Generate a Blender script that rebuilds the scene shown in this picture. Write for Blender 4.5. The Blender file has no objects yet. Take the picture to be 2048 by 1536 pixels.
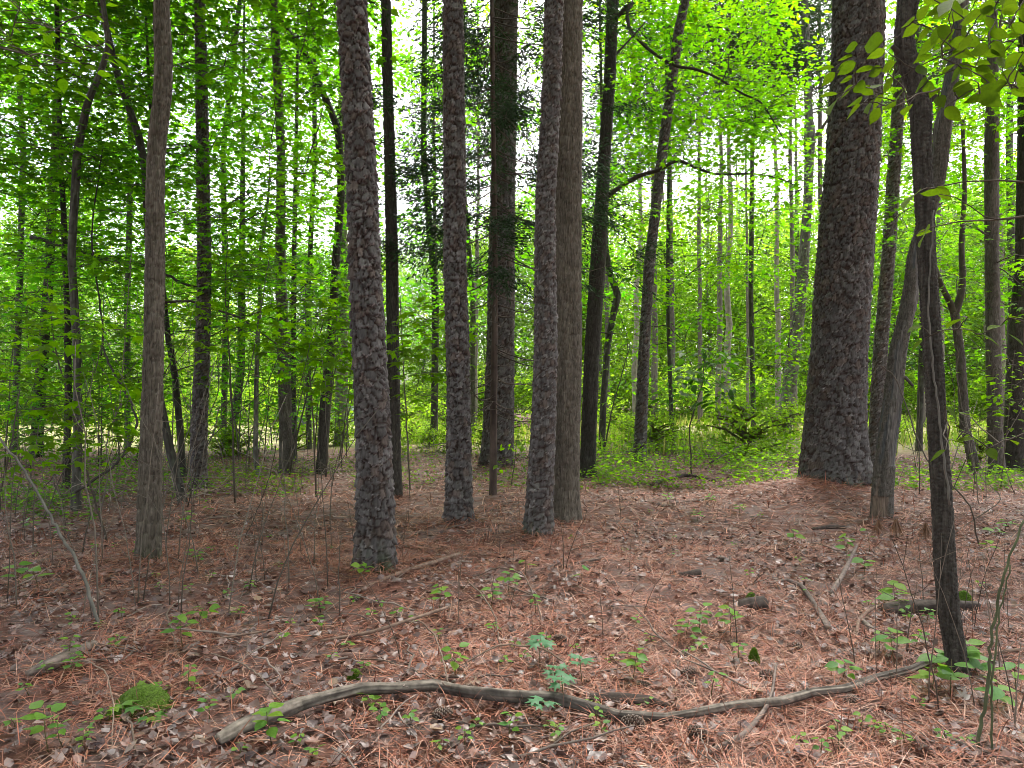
import bpy, math, random
import numpy as np

# ------------------------------------------------------------------ camera, sky, sun, exposure
F, CW, CH, EYE, YH = 1547.0, 1024.0, 768.0, 1.5, 790.0
PITCH = math.atan((YH - CH) / F)
scene = bpy.context.scene
cam_d = bpy.data.cameras.new('camera')
cam_d.sensor_fit = 'HORIZONTAL'; cam_d.sensor_width = 36.0; cam_d.lens = 36.0 * F / 2048.0
cam_d.clip_start = 0.05; cam_d.clip_end = 2000.0
cam = bpy.data.objects.new('camera', cam_d); scene.collection.objects.link(cam)
cam.location = (0, 0, EYE); cam.rotation_euler = (math.pi / 2 + PITCH, 0, 0)
scene.camera = cam
SUN_EL, SUN_AZ = math.radians(58), math.radians(25)      # high sun behind cloud, beyond the trees, a little to the right
w = bpy.data.worlds.new('World'); scene.world = w; w.use_nodes = True
nt = w.node_tree; nt.nodes.clear()
sky = nt.nodes.new('ShaderNodeTexSky'); sky.sky_type = 'NISHITA'; sky.sun_disc = False
sky.sun_elevation = SUN_EL; sky.sun_rotation = SUN_AZ; sky.air_density = 1.0; sky.dust_density = 6.0; sky.ozone_density = 1.0
hs = nt.nodes.new('ShaderNodeHueSaturation'); hs.inputs['Saturation'].default_value = 0.32
bg = nt.nodes.new('ShaderNodeBackground'); bg.inputs['Strength'].default_value = 0.12
wo = nt.nodes.new('ShaderNodeOutputWorld')
nt.links.new(sky.outputs[0], hs.inputs['Color']); nt.links.new(hs.outputs[0], bg.inputs[0]); nt.links.new(bg.outputs[0], wo.inputs[0])
sun_d = bpy.data.lights.new('sun', 'SUN'); sun_d.energy = 1.5; sun_d.angle = math.radians(12); sun_d.color = (1.0, 0.96, 0.88)
sun = bpy.data.objects.new('sun', sun_d); scene.collection.objects.link(sun)
sun.rotation_euler = (-(math.pi / 2 - SUN_EL), 0, -SUN_AZ); sun.location = (10, 20, 40)
vs = scene.view_settings
vs.view_transform = 'Standard'; vs.look = 'None'; vs.gamma = 1.0; vs.use_curve_mapping = False
vs.exposure = 2.75
cy = scene.cycles
cy.max_bounces = 8; cy.diffuse_bounces = 4; cy.glossy_bounces = 2; cy.transmission_bounces = 5; cy.transparent_max_bounces = 4
cy.caustics_reflective = False; cy.caustics_refractive = False
cy.use_denoising = True
cy.filter_width = 0.9

rng = np.random.default_rng(11)
random.seed(5)
COL = scene.collection

# ------------------------------------------------------------------ pixels, noise, ground height
def px(x, y, Y):
    a = (x - CW) / F; b = (CH - y) / F
    d = (a, math.cos(PITCH) - b * math.sin(PITCH), math.sin(PITCH) + b * math.cos(PITCH))
    t = Y / d[1]
    return np.array((a * t, Y, EYE + d[2] * t))
def gnd(x, y, z=0.0):
    b = (CH - y) / F
    Y = (z - EYE) * (math.cos(PITCH) - b * math.sin(PITCH)) / (math.sin(PITCH) + b * math.cos(PITCH))
    return px(x, y, Y)
def h2(ix, iy, s=0):
    n = (ix.astype(np.int64) * 374761393 + iy.astype(np.int64) * 668265263 + s * 1442695041) & 0xffffffff
    n = ((n ^ (n >> 13)) * 1274126177) & 0xffffffff
    return ((n ^ (n >> 16)) & 0xffff) / 65535.0
def vn(x, y, s=0):
    x = np.asarray(x, float); y = np.asarray(y, float)
    ix = np.floor(x); iy = np.floor(y); fx = x - ix; fy = y - iy
    fx = fx * fx * (3 - 2 * fx); fy = fy * fy * (3 - 2 * fy)
    a = h2(ix, iy, s); b = h2(ix + 1, iy, s); c = h2(ix, iy + 1, s); d = h2(ix + 1, iy + 1, s)
    return (a * (1 - fx) + b * fx) * (1 - fy) + (c * (1 - fx) + d * fx) * fy
def ss(a, b, x):
    t = np.clip((x - a) / (b - a), 0, 1); return t * t * (3 - 2 * t)
MOUNDS = []
def gz(x, y):
    x = np.asarray(x, float); y = np.asarray(y, float)
    near = 1 - ss(14, 24, y)
    z = (vn(x * .35, y * .35, 1) - .5) * .10 + (vn(x * 1.3, y * 1.3, 2) - .5) * .06 * near + (vn(x * 4.5, y * 4.5, 3) - .5) * .05 * near + (vn(x * 11, y * 11, 4) - .5) * .02 * near
    for (mx, my, r, h) in MOUNDS:
        z = z + h * np.exp(-((x - mx) ** 2 + (y - my) ** 2) / (r * r))
    return z

# ------------------------------------------------------------------ mesh helpers
def fast_mesh(name, V, tris=None, quads=None, col=None, smooth=False):
    me = bpy.data.meshes.new(name)
    V = np.asarray(V, np.float32)
    T = np.zeros((0, 3), np.int32) if tris is None or len(tris) == 0 else np.asarray(tris, np.int32)
    Q = np.zeros((0, 4), np.int32) if quads is None or len(quads) == 0 else np.asarray(quads, np.int32)
    me.vertices.add(len(V)); me.vertices.foreach_set('co', V.ravel())
    nl = T.size + Q.size
    me.loops.add(nl); me.loops.foreach_set('vertex_index', np.concatenate([T.ravel(), Q.ravel()]).astype(np.int32))
    me.polygons.add(len(T) + len(Q))
    st = np.concatenate([np.arange(len(T)) * 3, T.size + np.arange(len(Q)) * 4]).astype(np.int32)
    me.polygons.foreach_set('loop_start', st)
    if smooth: me.polygons.foreach_set('use_smooth', np.ones(len(T) + len(Q), bool))
    me.update(calc_edges=True)
    if col is not None:
        at = me.color_attributes.new('Col', 'FLOAT_COLOR', 'POINT')
        c = np.ones((len(V), 4), np.float32); c[:, :3] = col
        at.data.foreach_set('color', c.ravel())
    return me

OFF = {}
def link(o, parent=None):
    COL.objects.link(o)
    if parent is not None: o.parent = parent
    return o
def tag(o, label=None, cat=None, group=None, kind=None):
    if label: o['label'] = label
    if cat: o['category'] = cat
    if group: o['group'] = group
    if kind: o['kind'] = kind
    return o
def empty(name, loc):
    o = bpy.data.objects.new(name, None); o.empty_display_size = .2
    o.location = [float(v) for v in loc]; COL.objects.link(o); OFF[o.name] = np.array([float(v) for v in loc]); return o

class MB:
    def __init__(s): s.V = []; s.T = []; s.Q = []; s.C = []; s.n = 0
    def add(s, V, T=None, Q=None, c=(.5, .5, .5)):
        V = np.asarray(V, float)
        if T is not None and len(T): s.T.append(np.asarray(T, np.int64) + s.n)
        if Q is not None and len(Q): s.Q.append(np.asarray(Q, np.int64) + s.n)
        s.V.append(V); s.C.append(np.broadcast_to(np.asarray(c, float), (len(V), 3))); s.n += len(V)
    def tube(s, P, r, n=5, c=(.1, .08, .07), cap=True, rough=0.0):
        P = np.asarray(P, float); k = len(P); r = np.broadcast_to(np.asarray(r, float), (k,))
        t = np.gradient(P, axis=0); t /= np.linalg.norm(t, axis=1)[:, None] + 1e-9
        up = np.array((0, 0, 1.)) if abs(t[0, 2]) < .8 else np.array((0, 1., 0))
        a = np.cross(t, up); a /= np.linalg.norm(a, axis=1)[:, None] + 1e-9
        b = np.cross(t, a)
        th = np.arange(n) * 2 * math.pi / n
        rr = r[:, None] * (1 + rough * (rng.random((k, n)) - .5))
        V = P[:, None, :] + rr[:, :, None] * (np.cos(th)[None, :, None] * a[:, None, :] + np.sin(th)[None, :, None] * b[:, None, :])
        V = V.reshape(-1, 3)
        i = np.arange(k - 1)[:, None] * n; j = np.arange(n)[None, :]; j2 = (j + 1) % n
        Q = np.stack([i + j, i + j2, i + n + j2, i + n + j], -1).reshape(-1, 4)
        T = []
        if cap:
            V = np.vstack([V, P[0], P[-1]]); m = k * n
            jj = np.arange(n); T = np.vstack([np.stack([jj * 0 + m, (jj + 1) % n, jj], -1), np.stack([jj * 0 + m + 1, (k - 1) * n + jj, (k - 1) * n + (jj + 1) % n], -1)])
        if hasattr(c, 'ndim') and c.ndim == 2 and len(c) == k:
            cc = np.repeat(c, n, axis=0); cc = np.vstack([cc, c[:1], c[-1:]]) if cap else cc
        else: cc = c
        s.add(V, T, Q, cc)
    def arrays(s):
        V = np.vstack(s.V); C = np.vstack(s.C)
        T = np.vstack(s.T) if s.T else None; Q = np.vstack(s.Q) if s.Q else None
        return V, T, Q, C
    def build(s, name, mat, parent=None, smooth=False, kind=None):
        V, T, Q, C = s.arrays()
        if parent is not None:
            p = parent
            while p.parent is not None: p = p.parent
            V = V - OFF.get(p.name, np.zeros(3))
        me = fast_mesh(name, V, T, Q, C, smooth); me.materials.append(mat)
        o = bpy.data.objects.new(name, me); link(o, parent)
        if kind: o['kind'] = kind
        return o

def inst(mb, tpl, pos, R, sc, col):
    V0, T0 = tpl; n = len(V0); k = len(pos)
    if k == 0: return
    sc = np.asarray(sc, float)
    sc = sc[:, None, None] if sc.ndim == 1 else sc[:, :, None]
    V = (R @ (V0.T[None] * sc)).transpose(0, 2, 1) + pos[:, None, :]
    T = (T0[None] + (np.arange(k) * n)[:, None, None]).reshape(-1, 3)
    mb.add(V.reshape(-1, 3), T, None, np.repeat(col, n, axis=0))
def basis(y, nrm):
    y = y / (np.linalg.norm(y, axis=1)[:, None] + 1e-9)
    x = np.cross(y, nrm); x /= np.linalg.norm(x, axis=1)[:, None] + 1e-9
    z = np.cross(x, y)
    return np.stack([x, y, z], -1)
def rand_basis(k, tilt=.35, flat=True):
    a = rng.random(k) * 2 * math.pi
    y = np.stack([np.cos(a), np.sin(a), rng.normal(0, tilt * .7, k)], -1)
    n = np.stack([rng.normal(0, tilt, k), rng.normal(0, tilt, k), np.ones(k)], -1)
    return basis(y, n)

def P2(*r): return np.array(r, float)
def star_tpl():
    c = (0, .38); out = []
    for a, l in ((180, .36), (118, .44), (88, .24), (58, .60), (30, .27), (0, .64), (-30, .27), (-58, .60), (-88, .24), (-118, .44)):
        t = math.radians(a); out.append((c[0] - math.sin(t) * l, c[1] + math.cos(t) * l, -.10 * (l > .4) - .02))
    V = [(0, .38, .03)] + out
    return np.array(V), np.array([(0, i + 1, (i + 1) % 10 + 1) for i in range(10)])
def ovate_tpl(wd=.27, fold=.06, droop=.10):
    V = [(0, 0, 0), (0, .33, .0), (0, .68, -droop * .4), (0, 1, -droop), (-wd, .30, fold), (-wd * .93, .62, fold * .6), (wd, .30, fold), (wd * .93, .62, fold * .6)]
    T = [(0, 1, 4), (4, 1, 2), (4, 2, 5), (5, 2, 3), (0, 6, 1), (6, 2, 1), (6, 7, 2), (7, 3, 2)]
    return np.array(V, float), np.array(T)
def simple_tpl(wd=.33):
    V = [(0, 0, 0), (-wd, .48, .05), (0, .5, -.01), (wd, .48, .05), (0, 1, -.08)]
    return np.array(V, float), np.array([(0, 2, 1), (1, 2, 4), (0, 3, 2), (3, 4, 2)])
def deadleaf_tpl(seed):
    r = np.random.default_rng(seed); V, T = star_tpl() if seed % 2 else ovate_tpl(.3)
    V = V.copy(); V[:, 1] -= .4
    V[:, 2] = .55 * (V[:, 0] ** 2) * (1 if seed % 3 else -.6) + .35 * V[:, 1] ** 2 * (1 if seed % 4 else -.5) + r.normal(0, .075, len(V))
    return V, T
def fine_ovate(wd=.28, fold=.05, droop=.12, tip=1.0):
    t = np.array((0, .10, .24, .40, .56, .72, .87, 1.0)); hw = wd * np.array((0, .52, .90, 1.0, .90, .62, .24, 0)); z = -droop * t ** 2
    V = [(0, t[0], 0)]; T = []
    for i in range(1, 7): V += [(-hw[i], t[i], z[i] + fold * hw[i] / wd), (0, t[i], z[i]), (hw[i], t[i], z[i] + fold * hw[i] / wd)]
    V.append((0, 1.0, z[-1])); n = len(V) - 1
    T += [(0, 2, 1), (0, 3, 2)]
    for i in range(5):
        a = 1 + 3 * i; T += [(a, a + 1, a + 4), (a, a + 4, a + 3), (a + 1, a + 2, a + 5), (a + 1, a + 5, a + 4)]
    T += [(16, 17, n), (17, 18, n)]
    return np.array(V, float), np.array(T)
STAR, OVATE, SIMPLE = star_tpl(), ovate_tpl(), simple_tpl()
NEEDLE = (np.array([(-.5, 0, 0), (.5, 0, 0), (-.45, .5, .03), (.45, .5, .03), (0, 1, 0)], float), np.array([(0, 1, 3), (0, 3, 2), (2, 3, 4)]))

# ------------------------------------------------------------------ materials
def mat(name):
    m = bpy.data.materials.new(name); m.use_nodes = True
    t = m.node_tree; b = t.nodes['Principled BSDF']
    return m, t, b
def N(t, typ, **kw):
    n = t.nodes.new(typ)
    for k, v in kw.items(): setattr(n, k, v)
    return n
def bump(t, b, scale, strength, dist=.01, detail=6, vec=None):
    tc = N(t, 'ShaderNodeTexCoord'); nz = N(t, 'ShaderNodeTexNoise'); nz.inputs['Scale'].default_value = scale; nz.inputs['Detail'].default_value = detail
    if vec:
        mp = N(t, 'ShaderNodeMapping'); mp.inputs['Scale'].default_value = vec
        t.links.new(tc.outputs['Object'], mp.inputs[0]); t.links.new(mp.outputs[0], nz.inputs['Vector'])
    else: t.links.new(tc.outputs['Object'], nz.inputs['Vector'])
    bp = N(t, 'ShaderNodeBump'); bp.inputs['Strength'].default_value = strength; bp.inputs['Distance'].default_value = dist
    t.links.new(nz.outputs[0], bp.inputs['Height']); t.links.new(bp.outputs[0], b.inputs['Normal'])
    return nz
def col_mat(name, rough=.9, nscale=30, namt=.5, bs=60, bstr=.5, bdist=.004, vec=None, spec=.2):
    """vertex colour x noise"""
    m, t, b = mat(name)
    at = N(t, 'ShaderNodeAttribute', attribute_name='Col')
    nz = bump(t, b, bs, bstr, bdist, vec=vec)
    mr = N(t, 'ShaderNodeMapRange'); mr.inputs['From Min'].default_value = .25; mr.inputs['From Max'].default_value = .75
    mr.inputs['To Min'].default_value = 1 - namt; mr.inputs['To Max'].default_value = 1 + namt
    t.links.new(nz.outputs[0], mr.inputs[0])
    mx = N(t, 'ShaderNodeVectorMath', operation='SCALE')
    t.links.new(at.outputs['Color'], mx.inputs[0]); t.links.new(mr.outputs[0], mx.inputs['Scale'])
    t.links.new(mx.outputs[0], b.inputs['Base Color'])
    b.inputs['Roughness'].default_value = rough; b.inputs['Specular IOR Level'].default_value = spec
    return m
def leaf_mat(name, trans=.5, tmul=(1.5, 2.0, .6), per_object=None, gloss=.45, spec=.18):
    m, t, b = mat(name)
    if per_object:
        oi = N(t, 'ShaderNodeObjectInfo'); rp = N(t, 'ShaderNodeValToRGB')
        rp.color_ramp.elements[0].color = (*per_object[0], 1); rp.color_ramp.elements[1].color = (*per_object[-1], 1)
        for i, c in enumerate(per_object[1:-1]):
            e = rp.color_ramp.elements.new((i + 1) / (len(per_object) - 1)); e.color = (*c, 1)
        t.links.new(oi.outputs['Random'], rp.inputs[0]); src = rp.outputs[0]
    else:
        at = N(t, 'ShaderNodeAttribute', attribute_name='Col'); src = at.outputs['Color']
    tc = N(t, 'ShaderNodeTexCoord'); nz = N(t, 'ShaderNodeTexNoise'); nz.inputs['Scale'].default_value = 9
    t.links.new(tc.outputs['Object'], nz.inputs['Vector'])
    mr = N(t, 'ShaderNodeMapRange'); mr.inputs['To Min'].default_value = .75; mr.inputs['To Max'].default_value = 1.25
    t.links.new(nz.outputs[0], mr.inputs[0])
    sc = N(t, 'ShaderNodeVectorMath', operation='SCALE'); t.links.new(src, sc.inputs[0]); t.links.new(mr.outputs[0], sc.inputs['Scale'])
    t.links.new(sc.outputs[0], b.inputs['Base Color'])
    b.inputs['Roughness'].default_value = gloss; b.inputs['Specular IOR Level'].default_value = spec
    if trans > 0:
        mu = N(t, 'ShaderNodeVectorMath', operation='MULTIPLY'); mu.inputs[1].default_value = tmul
        t.links.new(sc.outputs[0], mu.inputs[0])
        tr = N(t, 'ShaderNodeBsdfTranslucent'); t.links.new(mu.outputs[0], tr.inputs[0])
        mx = N(t, 'ShaderNodeMixShader'); mx.inputs[0].default_value = trans
        t.links.new(b.outputs[0], mx.inputs[1]); t.links.new(tr.outputs[0], mx.inputs[2])
        out = [n for n in t.nodes if n.type == 'OUTPUT_MATERIAL'][0]
        t.links.new(mx.outputs[0], out.inputs['Surface'])
    return m
M = {}
M['pine_bark'] = col_mat('pine_bark', nscale=20, namt=.45, bs=45, bstr=.6, bdist=.006, vec=(1, 1, .35))
M['oak_bark'] = col_mat('oak_bark', namt=.6, bs=75, bstr=1.0, bdist=.010, vec=(1, 1, .13))
M['smooth_bark'] = col_mat('smooth_bark', namt=.4, bs=14, bstr=.4, bdist=.004, vec=(1, 1, .5))
M['dead_wood'] = col_mat('dead_wood', namt=.55, bs=26, bstr=.7, bdist=.005)
M['twig'] = col_mat('twig', namt=.3, bs=30, bstr=.2)
M['leaf'] = leaf_mat('leaf', .62, (2.05, 2.2, .25), gloss=.6, spec=.12)
M['far_leaf'] = leaf_mat('far_leaf', .6, (2.2, 2.1, .5), gloss=.7, spec=.1)
M['conifer'] = leaf_mat('conifer', .25, (1.3, 1.5, .8), gloss=.6)
M['grass'] = leaf_mat('grass', .45, (1.4, 1.6, .6))
M['litter'] = leaf_mat('litter', .12, (1.2, 1.0, .8), gloss=.42, spec=.5)
M['needle'] = leaf_mat('needle_litter', 0, gloss=.5, spec=.35)
M['leaf_obj'] = leaf_mat('maple_leaf', .62, (2.05, 2.2, .25), [(.08, .17, .012), (.10, .20, .012), (.12, .225, .012), (.09, .18, .014)], gloss=.6, spec=.12)
M['dogwood_obj'] = leaf_mat('dogwood_leaf', .6, (1.35, 1.35, .25), [(.06, .11, .014), (.065, .115, .012), (.085, .14, .014), (.06, .11, .016)], gloss=.7, spec=.08)
M['seed_obj'] = leaf_mat('seedling_leaf', .45, (1.5, 1.7, .5), [(.08, .20, .05), (.14, .27, .03), (.09, .22, .06), (.17, .28, .03), (.10, .23, .05)])
M['spice_obj'] = leaf_mat('spicebush_leaf', .45, (1.7, 2.0, .5), [(.03, .085, .014), (.04, .10, .014), (.055, .12, .014)], gloss=.55)
M['blue_obj'] = leaf_mat('sassafras_leaf', .35, (1.3, 1.7, .8), [(.08, .20, .10), (.09, .22, .11)])
M['dead_obj'] = leaf_mat('dead_leaf', .12, (1.3, 1.0, .8), [(.14, .088, .076), (.17, .12, .112), (.08, .048, .04), (.22, .18, .175), (.16, .095, .076), (.30, .21, .14), (.11, .07, .06)], gloss=.42, spec=.5)
M['moss'] = col_mat('moss', namt=.5, bs=120, bstr=1, bdist=.01)
def flat(name, c, rough=.8, n=.15):
    m, t, b = mat(name)
    nz = N(t, 'ShaderNodeTexNoise'); nz.inputs['Scale'].default_value = 4; tc = N(t, 'ShaderNodeTexCoord'); t.links.new(tc.outputs['Object'], nz.inputs['Vector'])
    rp = N(t, 'ShaderNodeValToRGB'); rp.color_ramp.elements[0].color = (*[v * (1 - n) for v in c], 1); rp.color_ramp.elements[1].color = (*[min(1, v * (1 + n)) for v in c], 1)
    t.links.new(nz.outputs[0], rp.inputs[0]); t.links.new(rp.outputs[0], b.inputs['Base Color']); b.inputs['Roughness'].default_value = rough
    return m
#@@GROUNDMAT
def ground_mat():
    m, t, b = mat('forest_floor')
    tc = N(t, 'ShaderNodeTexCoord')
    def nz(sc, det=5, rough=.6):
        n = N(t, 'ShaderNodeTexNoise'); n.inputs['Scale'].default_value = sc; n.inputs['Detail'].default_value = det; n.inputs['Roughness'].default_value = rough
        t.links.new(tc.outputs['Object'], n.inputs['Vector']); return n
    n1 = nz(22, 8, .7); rp = N(t, 'ShaderNodeValToRGB'); e = rp.color_ramp.elements
    e[0].position = .30; e[0].color = (.035, .02, .016, 1); e[1].position = .72; e[1].color = (.22, .13, .11, 1)
    for p, c in ((.45, (.085, .04, .03, 1)), (.58, (.15, .068, .048, 1))):
        x = e.new(p); x.color = c
    t.links.new(n1.outputs[0], rp.inputs[0])
    n2 = nz(5, 5); r2 = N(t, 'ShaderNodeValToRGB'); r2.color_ramp.elements[0].position = .45; r2.color_ramp.elements[1].position = .6
    t.links.new(n2.outputs[0], r2.inputs[0])
    mx = N(t, 'ShaderNodeMixRGB'); mx.inputs[2].default_value = (.15, .105, .095, 1)
    t.links.new(r2.outputs[0], mx.inputs[0]); t.links.new(rp.outputs[0], mx.inputs[1])
    # the open field beyond the trees is grass and pale straw
    sp = N(t, 'ShaderNodeSeparateXYZ'); t.links.new(tc.outputs['Object'], sp.inputs[0])
    n3 = nz(.35, 4); ad = N(t, 'ShaderNodeMath', operation='MULTIPLY_ADD'); ad.inputs[1].default_value = 9; t.links.new(n3.outputs[0], ad.inputs[0]); t.links.new(sp.outputs['Y'], ad.inputs[2])
    mr = N(t, 'ShaderNodeMapRange'); mr.inputs['From Min'].default_value = 24; mr.inputs['From Max'].default_value = 28; t.links.new(ad.outputs[0], mr.inputs[0])
    n4 = nz(3, 6); r4 = N(t, 'ShaderNodeValToRGB'); r4.color_ramp.elements[0].color = (.13, .16, .05, 1); r4.color_ramp.elements[1].color = (.27, .19, .13, 1)
    r4.color_ramp.elements[0].position = .4; r4.color_ramp.elements[1].position = .65
    t.links.new(n4.outputs[0], r4.inputs[0])
    mf = N(t, 'ShaderNodeMapRange'); mf.inputs['From Min'].default_value = 44; mf.inputs['From Max'].default_value = 52; mf.inputs['To Min'].default_value = 1; mf.inputs['To Max'].default_value = 0; t.links.new(sp.outputs['Y'], mf.inputs[0])
    mm = N(t, 'ShaderNodeMath', operation='MULTIPLY'); t.links.new(mr.outputs[0], mm.inputs[0]); t.links.new(mf.outputs[0], mm.inputs[1])
    m2 = N(t, 'ShaderNodeMixRGB'); t.links.new(mm.outputs[0], m2.inputs[0]); t.links.new(mx.outputs[0], m2.inputs[1]); t.links.new(r4.outputs[0], m2.inputs[2])
    t.links.new(m2.outputs[0], b.inputs['Base Color'])
    b.inputs['Roughness'].default_value = .9; b.inputs['Specular IOR Level'].default_value = .15
    bp = N(t, 'ShaderNodeBump'); bp.inputs['Strength'].default_value = .8; bp.inputs['Distance'].default_value = .02
    t.links.new(n1.outputs[0], bp.inputs['Height']); t.links.new(bp.outputs[0], b.inputs['Normal'])
    return m
M['ground'] = ground_mat()

# ------------------------------------------------------------------ tree list (pixel outline of each trunk: x, y, width; last row is the foot)
TREES = [
 # key, name, label, bark, tone, height, path
 ('A', 'pine_tree', 'near pine with thick scaly plates standing alone left of centre', 'pine', 1.0, 19, [(704,0,56),(712,150,57),(720,300,58),(729,525,61),(738,700,64),(745,850,67),(750,1000,71),(751,1085,74),(751,1150,80)]),
 ('B', 'pine_tree', 'straight scaly pine just left of the cedar stem', 'pine', 1.1, 20, [(906,0,40),(907,150,42),(909,300,43),(910,525,45),(916,700,46),(917,850,47),(918,1000,52),(919,1048,60)]),
 ('C', 'pine_tree', 'thick pine standing behind the slender cedar stem', 'pine', 1.05, 21, [(1012,0,48),(1008,250,47),(1003,525,52),(1001,700,55),(997,850,60),(995,935,70)]),
 ('D', 'pine_tree', 'slightly crooked scaly pine touching the broad grey oak trunk', 'pine', 1.15, 18, [(1108,0,37),(1104,150,37),(1097,300,38),(1091,400,39),(1090,525,42),(1092,700,45),(1087,850,48),(1079,1000,52),(1078,1078,62)]),
 ('G', 'pine_tree', 'giant pine with the widest trunk, standing on a straw mound', 'pine', 1.0, 26, [(1717,0,98),(1714,150,98),(1706,300,100),(1689,525,103),(1677,700,105),(1670,850,112),(1667,925,122),(1668,982,142)]),
 ('P', 'pine_tree', 'scaly pine directly behind the peeling dead snag', 'pine', 1.35, 20, [(1802,60,20),(1798,180,22),(1791,300,24),(1776,525,25),(1761,700,26),(1753,850,27),(1745,945,32)]),
 ('K', 'pine_tree', 'slim scaly pine leaning to the right over the low green plants', 'pine', 1.15, 16, [(1371,0,17),(1357,60,19),(1346,150,20),(1325,300,20),(1299,525,21),(1288,700,22),(1282,850,24),(1279,920,28)]),
 ('L', 'pine_tree', 'narrow scaly pine among the leafy trees right of the brown oak', 'pine', 1.05, 18, [(399,0,19),(403,150,23),(405,300,24),(409,525,26),(405,700,28),(399,850,30),(397,975,35)]),
 ('O', 'oak_tree', 'brown oak with a bend below its top, foremost trunk on the left', 'oak', 1.75, 15, [(323,0,29),(327,130,33),(325,190,34),(314,280,33),(311,330,33),(310,525,35),(307,700,36),(303,850,39),(299,1000,42),(296,1132,50)]),
 ('E', 'oak_tree', 'broad grey oak with fine ridges pressed behind the crooked pine', 'oak', 1.7, 18, [(1141,0,49),(1137,300,53),(1134,525,57),(1135,700,57),(1132,850,56),(1129,1000,54),(1129,1042,64)]),
 ('Q', 'oak_tree', 'slender dark oak right behind the near scaly pine', 'oak', .95, 15, [(772,0,19),(775,150,20),(779,300,22),(784,525,24),(786,700,25),(789,900,24),(791,992,28)]),
 ('H', 'sweetgum_tree', 'dark mossy trunk with an arching side limb right of the broad oak', 'oak', .75, 16, [(1226,0,23),(1220,150,23),(1210,300,24),(1196,525,31),(1184,700,30),(1178,850,30),(1175,952,36)]),
 ('J', 'maple_tree', 'far trunk with a swollen knob at its bend left of the giant pine', 'smooth', 1.3, 16, [(1609,0,14),(1615,150,15),(1618,250,17),(1620,272,27),(1619,300,19),(1616,400,18),(1607,525,21),(1602,600,22),(1588,700,27),(1572,820,27),(1567,872,34)]),
 ('R', 'oak_tree', 'straight grey oak at the right between the dark tree and the frame edge', 'oak', 1.6, 16, [(1986,0,14),(1986,60,16),(1983,300,26),(1984,525,25),(1987,700,27),(1990,850,27),(1994,955,32)]),
 ('S', 'oak_tree', 'thick dark trunk cut by the right edge of the picture', 'oak', .85, 16, [(2052,0,24),(2050,300,26),(2046,525,28),(2036,700,36),(2032,850,40),(2030,948,50)]),
 ('L2', 'maple_tree', 'straight ridged maple left of the pale leaning sapling stem', 'oak', 1.6, 16, [(547,0,15),(555,150,17),(562,300,17),(561,525,20),(567,700,25),(571,850,24),(571,947,29)]),
 ('L3', 'maple_tree', 'thin maple near the left edge that bends right above mid height', 'smooth', 1.0, 12, [(205,0,10),(218,90,11),(200,150,13),(176,200,15),(155,300,16),(143,512,15),(154,700,15),(156,850,16),(151,1020,19)]),
 ('L4', 'maple_tree', 'curved grey trunk crossing behind the brown oak and leaning at its foot', 'smooth', .85, 12, [(205,20,12),(219,85,13),(239,164,14),(273,256,15),(292,340,16),(298,500,15),(296,600,15),(303,700,15),(320,800,16),(340,900,17),(368,1002,22)]),
 ('L5', 'maple_tree', 'dark crooked trunk close right of the brown oak', 'smooth', .6, 11, [(325,560,9),(337,685,11),(348,740,12),(359,842,13),(367,956,17)]),
 ('L7', 'maple_tree', 'far trunk curving left at its foot beside the pale stem', 'smooth', .8, 13, [(486,300,9),(484,500,12),(483,620,14),(482,740,15),(473,807,16),(458,905,22)]),
 ('L8', 'maple_tree', 'pale crooked thin trunk with a broken top left of the ridged maple', 'smooth', 1.7, 4.6, [(540,348,4),(533,430,6),(518,517,8),(520,602,8),(513,740,9),(511,910,10),(516,952,12)]),
 ('L11', 'maple_tree', 'ridged trunk leaning left high up beside the near pine', 'oak', .9, 14, [(545,10,9),(560,41,10),(615,113,13),(649,191,14),(677,260,15),(683,376,15),(678,444,15),(671,534,16),(664,664,18),(649,825,20),(643,947,25)]),
 ('L13', 'maple_tree', 'thick shadowed trunk at the far left edge', 'oak', .6, 13, [(105,400,16),(95,600,18),(79,790,22),(72,917,30)]),
 ('L14', 'maple_tree', 'dark trunk standing directly behind the thin bending maple', 'oak', .6, 12, [(130,500,11),(135,600,12),(137,800,13),(132,978,22)]),
 ('L10', 'maple_tree', 'slim trunk hugging the right side of the ridged maple', 'smooth', .8, 13, [(592,300,8),(588,534,10),(586,722,11),(589,925,13)]),
 ('R2', 'maple_tree', 'small forked trunk right of the dark slim dogwood', 'oak', 1.7, 3.35, [(1909,625,16),(1920,700,16),(1930,850,18),(1950,945,26)]),
 ('T10', 'maple_tree', 'kinked thin trunk peeking out right of the dark mossy trunk', 'smooth', 1.0, 14, [(1208,380,9),(1212,500,11),(1220,550,13),(1236,590,15),(1226,630,14),(1215,690,13),(1207,800,13),(1203,905,15)]),
 ('X1', 'pine_tree', 'wide pale trunk far off in the gap left of the near pine', 'smooth', 2.6, 18, [(684,500,20),(684,700,23),(683,840,26),(683,893,32)]),
]
FEET = {t[0]: gnd(t[6][-1][0], t[6][-1][1]) for t in TREES}
g = FEET['G']; MOUNDS.append((g[0] - .85, g[1] - .55, .75, .17)); MOUNDS.append((g[0] + .1, g[1] - .2, 1.0, .05))
for k_, r_, h_ in (('A', .45, .06), ('B', .5, .07), ('D', .6, .10), ('E', .6, .05), ('C', .7, .08), ('O', .4, .04)):
    f_ = FEET[k_]; MOUNDS.append((f_[0], f_[1], r_, h_))

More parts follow.
